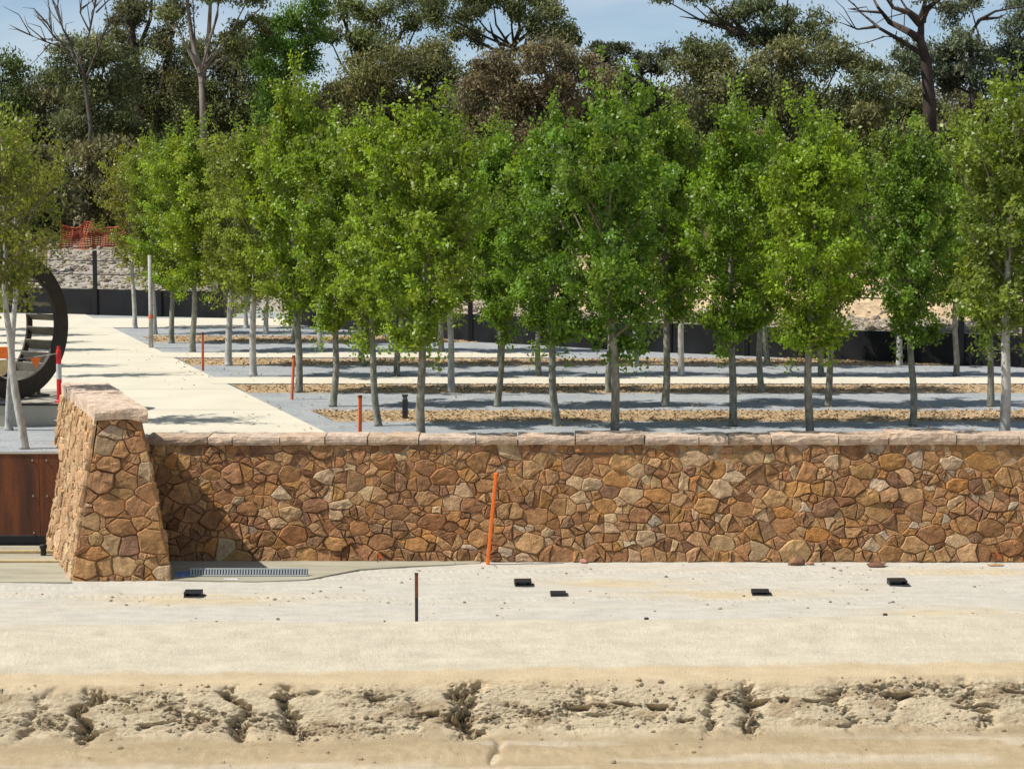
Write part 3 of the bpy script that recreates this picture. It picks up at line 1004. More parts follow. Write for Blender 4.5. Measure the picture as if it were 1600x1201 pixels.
# --- corten steel panels left of the pier
cor = empty('corten_wall', (-8.5, CORT_Y, ZL))
tag(cor, 'rust brown steel retaining panels left of the stone pier', 'steel wall')
cz0, cz1 = PY(40, 836, CORT_Y).z, PY(40, 709, CORT_Y).z
jn = PY(62, 770, CORT_Y).x
edges = [jn - 4.8, jn - 2.4, jn, jn + 1.0]
for a, c in zip(edges[:-1], edges[1:]):
    local(MB().box(((a + c) / 2, CORT_Y, (cz0 + cz1) / 2), (c - a - .006, .02, cz1 - cz0), bev=.003).build('panel', M['corten']), cor)
local(MB().box(((edges[0] + edges[-1]) / 2, CORT_Y + .01, (ZL + cz0) / 2 - .03), (edges[-1] - edges[0], .05, cz0 - ZL + .06), bev=.004).build('black_base', M['black_metal']), cor)
local(MB().box(((edges[0] + edges[-1]) / 2, CORT_Y + .03, cz1 + .012), (edges[-1] - edges[0], .10, .02), bev=.004).build('top_edging', M['plinth_concrete']), cor)
for e in edges[1:3]:
    for dx in (-.10, .12):
        for zz in (cz0 + .04, (cz0 + cz1) / 2 - .02, cz1 - .10):
            p = Vector((e + dx, CORT_Y - .012, zz))
            local(MB().tube([p, p - Vector((0, .014, 0))], [.018, .013], 8).build('bolt', M['bolt']), cor)

# --- plinth of the wheel
pl_top = PY(40, 630, PL_Y).z
pl_x1 = PY(101, 640, PL_Y).x
plinth = empty('plinth', (-10, PL_Y, bed_z))
tag(plinth, 'low beige concrete plinth with dark steel edge under the big wheel', 'plinth')
local(MB().box((pl_x1 - 6, PL_Y + 1.3, (bed_z - .05 + pl_top) / 2), (12, 2.6, pl_top - bed_z + .05), bev=.015).build('concrete_block', M['plinth_concrete']), plinth)
local(MB().box((pl_x1 - 6, PL_Y - .012, pl_top - .02), (12.02, .02, .035), bev=.003).build('steel_edge', M['wheel_dark']), plinth)

# --- the big wheel
WY = PL_Y + .95
wc = PY(0, 509, WY)
wr = (wc.z - pl_top)
ang = R(57)
wheel = empty('steel_wheel', (wc.x, wc.y, pl_top), ang)       # local Y is the axle, pointing back and left
tag(wheel, 'big dark steel wheel with slats between its rims, standing on plinth', 'wheel sculpture')


def annulus(r0, r1, y0, y1, n=72):
    mb = MB()
    vs, fs = [], []
    for k in range(n):
        th = 2 * math.pi * k / n
        for r_, y in ((r0, y0), (r1, y0), (r1, y1), (r0, y1)):
            vs.append((r_ * math.cos(th), y, wr + r_ * math.sin(th)))
    for k in range(n):
        a, c = k * 4, ((k + 1) % n) * 4
        for i in range(4):
            j = (i + 1) % 4
            fs.append((a + i, c + i, c + j, a + j))
    return mb.add(vs, fs)


annulus(wr - .33, wr, -.40, -.36).build('rim', M['wheel_dark'], wheel)
annulus(wr - .26, wr - .14, .36, .40).build('rim', M['wheel_dark'], wheel)
annulus(wr - .335, wr - .30, -.44, -.41).build('rim_lip', M['wheel_dark'], wheel)
ns = 27
for k in range(ns):
    th = 2 * math.pi * (k + .4) / ns
    Mx = Matrix.Rotation(-th + R(38), 3, 'Y')
    MB().box((math.cos(th) * (wr - .20), 0, wr + math.sin(th) * (wr - .20)), (.21, .735, .022), M=Mx, bev=.004).build('slat', M['wheel_slat'], wheel)
for sx_ in (-.62, .62):
    MB().box((sx_, 0, wr - math.sqrt(wr * wr - sx_ * sx_) - .02), (.09, .60, .22), bev=.01).build('stand', M['wheel_slat'], wheel)
    MB().box((sx_, 0, .012), (.34, .8, .024), bev=.005).build('foot_plate', M['wheel_dark'], wheel)

# red and white delineator post, rope, pennant, barrier
bp = PY(93, 626, PL_Y + .12)
bp.z = pl_top
post_h = PY(93, 541, bp.y).z - pl_top
dl = empty('delineator_post', bp)
tag(dl, 'red and white banded delineator post beside the big wheel', 'post')
MB().lathe([(.075, 0), (.07, .03), (.05, .05)], 14).build('base', M['red'], dl)
MB().lathe([(.046, .05), (.046, post_h * .42)], 12).build('lower_band', M['red'], dl)
MB().lathe([(.047, post_h * .42), (.047, post_h * .69)], 12).build('white_band', M['white_band'], dl)
MB().lathe([(.046, post_h * .69), (.046, post_h * .93), (.03, post_h * .94), (.03, post_h)], 12).build('upper_band', M['red'], dl)
bp2 = Vector((bp.x - 2.6, bp.y + .2, pl_top))
pa, pb = bp + Vector((0, 0, post_h * .88)), bp2 + Vector((0, 0, post_h * .80))
rp = [pa.lerp(pb, t) + Vector((0, -.05, -.10 * 4 * t * (1 - t))) for t in np.linspace(0, 1, 15)]
tag(MB().tube(rp, .009, 5).build('barrier_rope', M['rope'], smooth=True), 'thin grey rope strung left from the red and white post', 'rope')
q = rp[2] + Vector((-.02, -.008, -.02))
pen = MB()
pen.add([q + Vector(v) for v in ((-.11, 0, 0), (.09, 0, .01), (.0, .02, -.20), (-.11, .008, 0), (.09, .008, .01), (.0, .028, -.20))], [(0, 2, 1), (3, 4, 5), (0, 1, 4, 3), (1, 2, 5, 4), (2, 0, 3, 5)])
tag(pen.build('pennant', M['orange']), 'small orange triangular pennant hanging on the rope in front of wheel', 'flag')
ob = P(6, 604, 0)
ob = Vector((PY(4, 600, PL_Y + 2.9).x, PL_Y + 2.9, 0))
bar = empty('barrier_board', ob)
tag(bar, 'timber barrier with bright orange top board at far left behind trees', 'barrier')
MB().box((-.1, 0, .92), (.55, .03, .22), bev=.005).build('top_board', M['orange'], bar)
MB().box((-.1, .0, .55), (.48, .03, .46), bev=.005).build('panel', M['timber'], bar)
for dx in (-.3, .1):
    MB().box((dx, .03, .46), (.05, .03, .92), bev=.004).build('leg', M['timber'], bar)
    MB().box((dx, .03, .02), (.06, .5, .04), bev=.004).build('foot', M['timber'], bar)

# ------------------------------------------------------------------ stakes, posts, boxes, rocks on the ground


def stake(x0, y0, x1, y1, base_z, w, mat, label, tip=None, Y=None):
    b0 = P(x0, y0, base_z) if Y is None else PY(x0, y0, Y)
    t0 = PY(x1, y1, b0.y - .02)
    o = empty('survey_stake', b0)
    tag(o, label, 'stake', 'survey stakes')
    d = t0 - b0
    Mx = d.to_track_quat('Z', 'Y').to_matrix()
    L = d.length
    MB().box(d / 2 - Vector((0, 0, .04)), (w, w * .7, L + .08), M=Mx, bev=w * .12).build('shaft', mat, o)
    if tip:
        MB().box(d * .965, (w * 1.06, w * .78, L * .07), M=Mx, bev=w * .1).build('tip', tip, o)
    return o


stake(762, 876, 775, 738, ZL, .068, M['orange'], 'tall bright orange stake leaning against the stone wall', Y=WALL_Y - .25)
stake(562, 690, 562.5, 617, 0, .06, M['orange_red'], 'faded orange stake just behind the stone wall beside the path edge', M['rust_post'])
stake(456, 623, 459, 555, 0, .058, M['orange_red'], 'faded orange stake between the two nearer trunks along the path edge', M['rust_post'])
stake(317, 578, 316.5, 519, 0, .056, M['orange_red'], 'faded orange stake farthest back along the path edge', M['rust_post'])
sp = P(651, 975, ZL)
sp = Vector((sp.x, sp.y, terr_z(sp.x, sp.y) - .02))
tp = PY(650.5, 895, sp.y)
o = empty('rusty_post', sp)
tag(o, 'thin rust red metal post standing in the pale gravel', 'post')
hh = tp.z - sp.z
MB().box((0, 0, hh * .28), (.042, .03, hh * .56), bev=.004).build('lower_shaft', M['dark_post'], o)
MB().box((0, 0, hh * .775), (.044, .032, hh * .43), bev=.004).build('upper_shaft', M['rust_post'], o)
MB().box((0, 0, hh * .995), (.052, .04, hh * .02), bev=.004).build('cap', M['dark_post'], o)
# bollard light under the trees
q = P(633, 654, 0)
bh = PY(633, 616, q.y).z
o = empty('bollard_light', q)
tag(o, 'short dark square bollard light in the gravel between the first trees', 'bollard')
MB().box((0, 0, bh * .4), (.095, .095, bh * .8), bev=.008).build('shaft', M['dark_post'], o)
MB().box((0, 0, bh * .86), (.08, .08, bh * .12), bev=.004).build('lens', M['lens'], o)
MB().box((0, 0, bh * .96), (.105, .105, bh * .08), bev=.008).build('cap', M['dark_post'], o)


def ground_box(x, y, w, h, label, rz=0.0):
    q = P(x, y, ZL)
    s = F / q.y
    W, Hh = w / s, h / s
    z = terr_z(q.x, q.y) - .008
    o = empty('light_box', (q.x, q.y, z), rz)
    tag(o, label, 'light box', 'black boxes set in the pale gravel')
    MB().box((0, .09, Hh / 2), (W, .02, Hh), bev=.004).build('back_plate', M['black_metal'], o)
    for s_ in (-1, 1):
        MB().box((s_ * (W / 2 - .02), 0, Hh * .45), (.035, .17, Hh * .9), bev=.004).build('side_plate', M['black_metal'], o)
    MB().box((0, .01, Hh * .92), (W, .20, Hh * .16), bev=.004, rx=R(4)).build('lid', M['black_metal'], o)
    MB().box((0, .03, Hh * .40), (W * .55, .04, Hh * .7), bev=.004).build('lens', M['lens'], o)
    MB().box((.02, -.02, .01), (W * 1.12, .24, .02), bev=.003).build('base_flange', M['dark_post'], o)


ground_box(302, 931, 28, 9, 'black ground box in the tan patch in front of the stone pier')
ground_box(817, 914, 27, 9, 'black ground box in front of wall, left of the small flat one', R(3))
ground_box(872, 929, 25, 5, 'flattest black ground box, right of the thin rusty post')
ground_box(1188, 927, 28, 7, 'black ground box near the right, second from the right', R(-2))
ground_box(1402, 913, 29, 9, 'rightmost black ground box in the pale gravel', R(2))


def rock_mesh(seed, r, sq=(1, 1, .7)):
    r_ = np.random.default_rng(seed)
    t = (1 + 5 ** .5) / 2
    V = np.array([(-1, t, 0), (1, t, 0), (-1, -t, 0), (1, -t, 0), (0, -1, t), (0, 1, t), (0, -1, -t), (0, 1, -t), (t, 0, -1), (t, 0, 1), (-t, 0, -1), (-t, 0, 1)], float)
    V /= np.linalg.norm(V[0])
    Fc = [(0, 11, 5), (0, 5, 1), (0, 1, 7), (0, 7, 10), (0, 10, 11), (1, 5, 9), (5, 11, 4), (11, 10, 2), (10, 7, 6), (7, 1, 8), (3, 9, 4), (3, 4, 2), (3, 2, 6), (3, 6, 8), (3, 8, 9), (4, 9, 5), (2, 4, 11), (6, 2, 10), (8, 6, 7), (9, 8, 1)]
    V = V * (1 + r_.uniform(-.25, .25, (12, 1))) * np.array(sq) * r
    return V, Fc


def subdiv_rock(seed, r, sq):
    V, Fc = rock_mesh(seed, 1.0, (1, 1, 1))
    V = list(map(tuple, V))
    cache, out_ = {}, []

    def mid(a, c):
        k = (min(a, c), max(a, c))
        if k not in cache:
            cache[k] = len(V)
            V.append(tuple((np.array(V[a]) + np.array(V[c])) / 2 * 1.05))
        return cache[k]
    for a, c, d in Fc:
        ab, bc, ca = mid(a, c), mid(c, d), mid(d, a)
        out_ += [(a, ab, ca), (c, bc, ab), (d, ca, bc), (ab, bc, ca)]
    A = np.array(V)
    A *= (1 + .10 * fbm(A[:, 0] * 2, A[:, 1] * 2, A[:, 2] * 2, seed=seed, oct=2))[:, None]
    return A * np.array(sq) * r, out_


for x, y, w, sq, col, lab in ((1243, 882, 14, (1, .8, .62), (.28, .165, .095), 'reddish brown loose rock at the foot of the wall'),
                              (1367, 884, 14, (1.2, .8, .30), (.20, .11, .07), 'flat dark loose rock on gravel at the wall foot'),
                              (1266, 882, 6, (1, .8, .6), (.55, .28, .20), 'small pinkish loose rock beside the reddish brown rock'),
                              (1557, 883, 8, (1.7, .8, .25), (.44, .31, .18), 'flat tan loose stone at the wall foot far right'),
                              (912, 879, 7, (1, .7, .6), (.55, .27, .20), 'small pink loose stone at the wall foot near the wall middle')):
    q = P(x, y, ZL)
    r0 = w / (F / q.y)
    V, Fc = subdiv_rock(int(x), r0, sq)
    V = V + np.array((q.x, q.y - r0 * .2, terr_z(q.x, q.y) + r0 * sq[2] * .6))
    tag(mk('loose_rock', V, Fc, M['stone'], tint=np.tile(np.array(col), (len(V), 1))), lab, 'rock', 'loose rocks at the wall foot')
for x, y, lab in ((1010, 971, 'small dark stake head behind the gravel crest, left one'), (1383, 966, 'small dark stake head behind the gravel crest, right one')):
    q = P(x, y + 3, ZL)
    z = terr_z(q.x, q.y)
    o = empty('peg', (q.x, q.y, z - .02))
    tag(o, lab, 'peg', 'dark pegs along the gravel crest')
    MB().lathe([(.02, 0), (.02, .09), (.032, .095), (.030, .125), (.015, .13)], 9).build('head', M['dark_post'], o)
# paint splashes / orange peg by the wall
for x, y, lab in ((590, 870, 'small orange flag peg at the wall foot left of the orange stake'), (1556, 866, 'small orange flag peg at the wall foot far right')):
    q = PY(x, y + 8, WALL_Y - .10)
    o = empty('flag_peg', (q.x, q.y, ZL))
    tag(o, lab, 'flag peg', 'small orange flag pegs')
    MB().tube([(0, 0, -.02), (.005, 0, .14)], .006, 6).build('wire', M['dark_post'], o)
    mb = MB().add([(0, 0, .15), (0, 0, .07), (.085, .01, .075), (.01, .0, .19), (0, .006, .15), (0, .006, .07), (.085, .016, .075), (.01, .006, .19)], [(0, 1, 2, 3), (7, 6, 5, 4), (0, 4, 5, 1), (1, 5, 6, 2), (2, 6, 7, 3), (3, 7, 4, 0)])
    mb.build('flag', M['orange'], o)
# plastic grating lying beside the pier
ga, gb = P(296, 902, ZL), P(481, 902, ZL)
gh = (P(400, 902, ZL) - PY(400, 889, P(400, 902, ZL).y)).length
gr = empty('drain_grating', ((ga.x + gb.x) / 2, ga.y, ZL + .02))
tag(gr, 'long grey plastic drain grating lying at the foot of pier and wall', 'grating')
GL = gb.x - ga.x
Mx = Matrix.Rotation(R(-28), 3, 'X')
for zz in (.012, gh - .012):
    MB().box(Mx @ Vector((0, 0, zz)), (GL, .025, .022), M=Mx, bev=.003).build('rail', M['grate'], gr)
MB().box(Mx @ Vector((0, .014, gh * .5)), (GL, .006, gh * .96), M=Mx).build('back_web', M['dark_post'], gr)
nb = 42
bm_proto = None
for k in range(nb):
    x = -GL / 2 + GL * (k + .5) / nb
    if bm_proto is None:
        bm_proto = MB().box(Mx @ Vector((0, -.002, gh / 2)), (GL / nb * .62, .02, gh - .05), M=Mx, bev=.003).build('bar', M['grate'], gr)
        bm_proto.location.x = x
    else:
        c = bm_proto.copy()
        COL.objects.link(c)
        c.parent = gr
        c.location.x = x
# blue and white plastic sheets
def crumple(name, px0, px1, py, depth, seed, mat, label):
    a, c = P(px0, py, ZL), P(px1, py, ZL)
    n, m_ = 18, 8
    u, v = np.meshgrid(np.linspace(0, 1, n), np.linspace(0, 1, m_))
    X = a.x + (c.x - a.x) * u
    Y = a.y + depth * v + .03 * fbm(u * 4, v * 4, seed=seed)
    Z = ZL + .024 + .10 * depth * (fbm(u * 5, v * 5, seed=seed + 1) + .6) * np.sin(np.pi * v)
    ix = np.arange(n * m_).reshape(m_, n)
    q = np.stack([ix[:-1, :-1], ix[:-1, 1:], ix[1:, 1:], ix[1:, :-1]], -1).reshape(-1, 4)
    o = mk(name, np.stack([X, Y, Z], -1).reshape(-1, 3), q, mat, smooth=True)
    md = o.modifiers.new('solid', 'SOLIDIFY')
    md.thickness = .006
    return tag(o, label, 'plastic sheet')


crumple('plastic_sheet', 272, 303, 902, .35, 4, M['blue_sheet'], 'crumpled blue plastic in the shadow beside the pier foot')
crumple('plastic_sheet', 350, 372, 907, .05, 6, M['white_sheet'], 'small white plastic scrap at the front edge of the pier shadow')

# clods and crumbs on and below the cut bank
cl = MB()
rr = random.Random(77)
kinds = [rock_mesh(900 + k, 1.0, (1, .85, .65)) for k in range(7)]
face_rows = np.where((tt > .53) & (tt < .93))[0]
for k in range(1500):
    i = int(rr.choice(face_rows))
    if tt[i] > .80 and rr.random() < .75:
        i = int(rr.choice(face_rows))
    j = rr.randrange(60, nc - 60)
    s = rr.choice([.008, .010, .013, .017, .022, .034]) * rr.uniform(.7, 1.3)
    if fbm(np.array([GX[i, j] * 1.7]), np.array([tt[i] * 6]), seed=99)[0] < -.05:
        continue
    V, Fc = kinds[rr.randrange(7)]
    th = rr.uniform(0, 6.28)
    Rm = np.array([[math.cos(th), -math.sin(th), 0], [math.sin(th), math.cos(th), 0], [0, 0, 1]])
    W = (V * s) @ Rm.T + np.array((GX[i, j], GY[i, j], GZ[i, j] + s * .25))
    cl.add(W, Fc, TC[i, j] * rr.uniform(.75, 1.05))
tag(cl.build('earth_clods', M['earth']), 'loose tan earth clods scattered on the cut bank', 'clods', None, 'stuff')

pb = MB()
for k in range(900):
    x = rr.uniform(-8, 8)
    y = rr.uniform(26.9, WALL_Y - .15)
    if fbm(np.array([x * .8]), np.array([y * 1.3]), seed=120)[0] < rr.uniform(-.1, .35):
        continue
    s = rr.choice([.008, .011, .015, .024]) * rr.uniform(.7, 1.3)
    V, Fc = kinds[rr.randrange(7)]
    g = rr.uniform(.45, 1.0)
    pb.add(V * s + np.array((x, y, terr_z(x, y) + s * .3)), Fc, (.52 * g, .46 * g, .36 * g))
tag(pb.build('loose_pebbles', M['earth']), 'small loose pebbles strewn over the pale gravel in front of the wall', 'pebbles', None, 'stuff')

# ------------------------------------------------------------------ black wall, fence and far bank
LW = [(P(x, y, 0)) for x, y in ((-330, 484), (-160, 485.5), (0, 487.5), (150, 491.5), (250, 494), (345, 496))]
RW = [(P(x, y, 0)) for x, y in ((455, 506), (600, 520), (735, 533), (845, 538.5), (930, 544), (1045, 550), (1165, 555), (1290, 561), (1400, 566), (1500, 569.5), (1600, 573), (1710, 576), (1830, 579))]


def black_wall(pts, hgt, label, name, posts, ph):
    w = empty(name, (pts[len(pts) // 2].x, pts[len(pts) // 2].y, 0))
    tag(w, label, 'retaining wall', 'black walls behind the trees')
    for i, (a, c) in enumerate(zip(pts[:-1], pts[1:])):
        d = c - a
        rz = math.atan2(d.y, d.x)
        local(MB().box(((a.x + c.x) / 2, (a.y + c.y) / 2, hgt / 2 - .05), (d.length - .012, .05, hgt + .1), rz=rz, bev=.006).build('panel', M['black_panel']), w)
    for i, p in enumerate(pts):
        h_ = ph if i in posts else hgt + .02
        local(MB().box((p.x, p.y - .04, h_ / 2), (.13, .10, h_), bev=.008).build('post', M['black_metal']), w)
    return w


lw = black_wall(LW, .80, 'low black steel retaining wall across the far end of the boulevard', 'black_wall', (0, 1, 2, 3, 5), 2.0)
rw = black_wall(RW, .70, 'long low black steel retaining wall running behind the trees on the right', 'black_wall', (0, 2, 5, 7, 9, 10, 12), 1.7)
# grey return post at the opening
e_ = P(356, 496, 0)
local(MB().box((e_.x, e_.y + .1, .62), (.34, .12, 1.24), bev=.01).build('end_pier', M['wheel_slat']), lw)


def wires(pts, parent, hs):
    for h_ in hs:
        for a, c in zip(pts[:-1], pts[1:]):
            local(MB().tube([Vector((a.x, a.y - .04, h_)), Vector((c.x, c.y - .04, h_))], .018, 5).build('rail', M['black_metal']), parent)


wires(LW, lw, (1.68, 1.25))
wires(RW, rw, (1.45,))

bank_line = [Vector((-60, LW[0].y + 3, 0))] + [p for p in LW] + [Vector((LW[-1].x + .5, 70.5, 0)), Vector((RW[0].x - .5, 66, 0))] + RW + [Vector((RW[-1].x + 40, RW[-1].y - 20, 0))]
bx = np.array([p.x for p in bank_line])
by = np.array([p.y for p in bank_line])
xb = np.concatenate([np.linspace(-60, -22, 20, endpoint=False), np.linspace(-22, 22, 260, endpoint=False), np.linspace(22, 50, 15)])
db = np.concatenate([np.linspace(0, 14, 70, endpoint=False), np.linspace(14, 70, 20)])
BX, BD = np.meshgrid(xb, db)
BY = np.interp(BX, bx, by) + .045 + BD
openg = np.clip(1 - np.abs(BX - (LW[-1].x + RW[0].x) / 2) / 2.4, 0, 1)
base = np.where(openg > .28, -.02, .70)
left = np.clip((-4 - BX) / 4, 0, 1)
BZ = base + (BD > .2) * 0 + np.interp(BD, [0, 1.2, 9, 14, 30, 70], [0, .12, 1.15, 1.5, 1.9, 2.2])
BZ = BZ + .10 * fbm(BX * 1.1, BY * 1.1, seed=81, oct=4) * np.clip(BD / .8, 0, 1) + .16 * fbm(BX * .3, BY * .3, seed=82) * np.clip(BD / 3, 0, 1)
rock_c, sand_c, grass_c, wood_c = np.array((.33, .30, .25)), np.array((.52, .385, .235)), np.array((.25, .205, .12)), np.array((.10, .078, .045))
mixr = np.clip((BX + 3.0) / 4 + .25 * fbm(BX, BY, seed=83), 0, 1)[..., None]
cg_ = rock_c * (1 - mixr) + sand_c * mixr
rub = np.clip((1.6 - BD) / .5, 0, 1)[..., None] * mixr
cg_ = cg_ * (1 - rub) + rock_c * rub
gw = np.clip((BD - 8 + 1.5 * fbm(BX * .5, BY * .5, seed=84)) / 2, 0, 1)[..., None]
cg_ = cg_ * (1 - gw) + grass_c * gw
ww = np.clip((BD - 12) / 3, 0, 1)[..., None]
cg_ = cg_ * (1 - ww) + wood_c * ww
ix = np.arange(BX.size).reshape(BX.shape)
q = np.stack([ix[:-1, :-1], ix[:-1, 1:], ix[1:, 1:], ix[1:, :-1]], -1).reshape(-1, 4)
mk('far_bank', np.stack([BX, BY, BZ], -1).reshape(-1, 3), q, M['bank'], tint=cg_.reshape(-1, 3), smooth=True)['kind'] = 'structure'


def bank_z(x, y):
    i = int(np.argmin(np.abs(xb - x)))
    return float(np.interp(y, BY[:, i], BZ[:, i]))


# rip-rap stones on the bank: a mass nobody could count
rp_ = MB()
rr = random.Random(5)
for k in range(5200):
    x = rr.uniform(-19, 17)
    d = rr.uniform(.15, 8.5) if x < -1 else (rr.uniform(.1, 1.5) if rr.random() < .8 else rr.uniform(.1, 8))
    y = float(np.interp(x, bx, by)) + .1 + d
    if abs(x - (LW[-1].x + RW[0].x) / 2) < 1.3 and d < 1:
        continue
    s = rr.choice([.05, .07, .09, .13]) * rr.uniform(.7, 1.3)
    V, Fc = kinds[rr.randrange(7)]
    th = rr.uniform(0, 6.28)
    Rm = np.array([[math.cos(th), -math.sin(th), 0], [math.sin(th), math.cos(th), 0], [0, 0, 1]])
    g = rr.uniform(.75, 1.3)
    rp_.add((V * s) @ Rm.T + np.array((x, y, bank_z(x, y) + s * .2)), Fc, (.34 * g, .305 * g, .25 * g))
tag(rp_.build('rubble_slope', M['stone']), 'grey rubble stones covering the slope above the black walls', 'rubble', None, 'stuff')

# orange safety nets on the far bank


def net(px0, px1, pyb, pyt, Y, seed, label, lean=.15):
    a, c = PY(px0, pyb, Y), PY(px1, pyb, Y)
    zt = PY(px0, pyt, Y).z
    o = empty('safety_net', ((a.x + c.x) / 2, Y, bank_z((a.x + c.x) / 2, Y)))
    tag(o, label, 'safety net', 'orange plastic safety nets on the far bank')
    nu, nv = max(8, int((c.x - a.x) / .10)), 11
    mb = MB()
    U = np.linspace(0, 1, nu + 1)
    def pt(u, v):
        x = a.x + (c.x - a.x) * u
        sag = .22 * float(vnoise(np.array([u * 5.0]), np.array([seed * 1.0]), seed=seed)[0])
        y = Y + .35 * float(vnoise(np.array([u * 7.0]), np.array([v * 2.0]), seed=seed + 1)[0]) + lean * v
        zb = bank_z(x, Y) - .02
        return Vector((x, y, zb + (zt - zb) * (v * (.85 + sag))))
    grid = [[pt(i / nu, j / nv) for j in range(nv + 1)] for i in range(nu + 1)]
    for i in range(nu + 1):
        mb.tube(grid[i], .016, 4, False)
    for j in range(nv + 1):
        mb.tube([grid[i][j] for i in range(nu + 1)], .022 if j not in (0, nv) else .03, 4, False)
    local(mb.build('mesh', M['orange_net']), o)
    for t in (0.02, .5, .98):
        p = pt(t, 0)
        local(MB().tube([p + Vector((0, .08, -.1)), Vector((p.x, p.y + .08 + lean, zt + .05))], .03, 6).build('picket', M['rust_post']), o)


net(94, 196, 384, 346, 76.0, 3, 'crumpled orange safety net on the bank at far left')
net(1472, 1500, 476, 428, 58.0, 5, 'orange safety net showing between the two trees at right', .1)
net(1362, 1392, 462, 448, 59.5, 7, 'small orange safety net behind the dark tree at right', .1)
mq = PY(66, 395, 71.0)
o = empty('marker_post', (mq.x, mq.y, bank_z(mq.x, mq.y)))
tag(o, 'tan marker post with wide orange cap on the bank at far left', 'marker')
mt = PY(66, 369, 71.0).z - o.location.z
MB().box((0, 0, mt * .5), (.30, .20, mt), bev=.02).build('post', M['timber'], o)
MB().lathe([(.24, mt * .93), (.25, mt * .98), (.14, mt * 1.12), (.03, mt * 1.18)], 12).build('cap', M['orange_net'], o)

# ------------------------------------------------------------------ planted trees


def tree_variant(seed, h=5.7, zb=1.55, rw=1.08, n_br=36, n_sub=6, n_leaf=92, base_col=(.172, .272, .034), bark='bark', leaf=.074, lean=0.0):
    r_ = random.Random(seed)
    g = np.random.default_rng(seed)
    root = []
    ph, ph2 = r_.uniform(0, 6), r_.uniform(0, 6)
    tr_pt = lambda z: Vector((.06 * math.sin(z * 1.2 + ph) + .018 * math.sin(z * 3.7 + ph2) - .06 * math.sin(ph) - .018 * math.sin(ph2) + lean * z, .06 * math.sin(z * 1.0 + ph2) - .06 * math.sin(ph2), z))
    zs = [0, .04, .12] + list(np.linspace(.35, h * .93, 16))
    r0 = .078
    rad = [r0 * 1.28, r0 * 1.15, r0 * 1.05] + [r0 * (1 - .80 * (z / (h * .93)) ** 1.1) for z in zs[3:]]
    tb = MB().tube([tr_pt(z) for z in zs], rad, 10)
    bb = MB().tube([tr_pt(z) for z in zs if z > zb * .7], .008, 4)
    cen, tone = [], []
    prof = lambda s: (.45 + .60 * math.sin(math.pi * min(1, max(0, s)) ** .75)) * (1 - .86 * max(0, s - .32) / .68)
    for k in range(n_br):
        s = (k + r_.random()) / n_br
        z = zb - .10 + (h * .86 - zb) * s
        az = k * 2.39996 + r_.uniform(-.4, .4)
        el = R(r_.uniform(18, 42) + 26 * s)
        Rz = rw * prof((z - zb) / (h - zb)) * r_.uniform(.60, 1.12) * (1 + .26 * math.sin(az * 2 + ph + z * 1.7) + .14 * math.sin(az * 3 + ph2 - z * 2.9))
        L = Rz / math.cos(el) * .92
        p0 = tr_pt(z)
        d = Vector((math.cos(az) * math.cos(el), math.sin(az) * math.cos(el), math.sin(el)))
        pts = [p0 + d * (L * t) + Vector((0, 0, .10 * L * t * t)) for t in (0, .3, .65, 1)]
        br0 = .030 * (1 - .55 * s)
        bb.tube(pts, [br0, br0 * .75, br0 * .5, br0 * .2], 5, False)
        for j in range(n_sub):
            t = r_.uniform(.22, 1.0) if j else 1.0
            q0 = p0 + d * (L * t) + Vector((0, 0, .10 * L * t * t))
            dd = (d * .7 + Vector((r_.gauss(0, .55), r_.gauss(0, .55), r_.gauss(.12, .45)))).normalized()
            l2 = r_.uniform(.22, .52)
            q1 = q0 + dd * l2
            bb.tube([q0, q0.lerp(q1, .5) + Vector((0, 0, .02)), q1], [br0 * .35, br0 * .25, .003], 3, False)
            n = int(n_leaf * r_.uniform(.6, 1.35))
            tt_ = g.random(n) ** .8
            c = np.array(q0)[None] + np.outer(tt_ * 1.08, np.array(q1 - q0)) + g.normal(size=(n, 3)) * np.array((.066, .066, .058))
            cen.append(c)
            f_ = r_.uniform(.55, 1.32)
            young = max(0, r_.gauss(.18, .28)) + .25 * max(0, s - .6)
            col = np.array(base_col) * f_ * (1 - .5 * young) + np.array((.27, .30, .035)) * .5 * young
            tone.append(np.tile(col, (n, 1)))
    # inner leaf fill close to the stem
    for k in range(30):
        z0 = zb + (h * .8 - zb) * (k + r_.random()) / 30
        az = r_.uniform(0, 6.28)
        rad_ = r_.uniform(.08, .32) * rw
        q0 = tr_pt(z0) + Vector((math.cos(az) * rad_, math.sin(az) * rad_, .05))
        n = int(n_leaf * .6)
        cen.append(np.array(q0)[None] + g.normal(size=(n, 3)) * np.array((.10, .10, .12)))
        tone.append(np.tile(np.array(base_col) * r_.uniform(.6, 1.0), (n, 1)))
    # leader shoot
    for k in range(9):
        z0 = h * (.70 + .03 * k)
        q0 = tr_pt(z0)
        q1 = q0 + Vector((r_.gauss(0, .24), r_.gauss(0, .24), max(.35, h * r_.uniform(.95, 1.13) - z0)))
        bb.tube([q0, q1], [.010, .003], 3, False)
        n = int(n_leaf * 1.1)
        tq = g.random(n)
        c = np.array(q0)[None] + np.outer(tq, np.array(q1 - q0)) + g.normal(size=(n, 3)) * (.095 - .05 * tq)[:, None]
        cen.append(c)
        tone.append(np.tile(np.array((.18, .27, .03)), (n, 1)))
    # a few low epicormic tufts
    for k in range(4):
        z0 = r_.uniform(zb * .80, zb * 1.05)
        q0 = tr_pt(z0)
        az = r_.uniform(0, 6.28)
        q1 = q0 + Vector((math.cos(az) * .32, math.sin(az) * .32, -.02))
        bb.tube([q0, q1], [.008, .003], 3, False)
        n = 40
        cen.append(np.array(q1)[None] + g.normal(size=(n, 3)) * .10)
        tone.append(np.tile(np.array(base_col) * 1.1, (n, 1)))
    C = np.concatenate(cen)
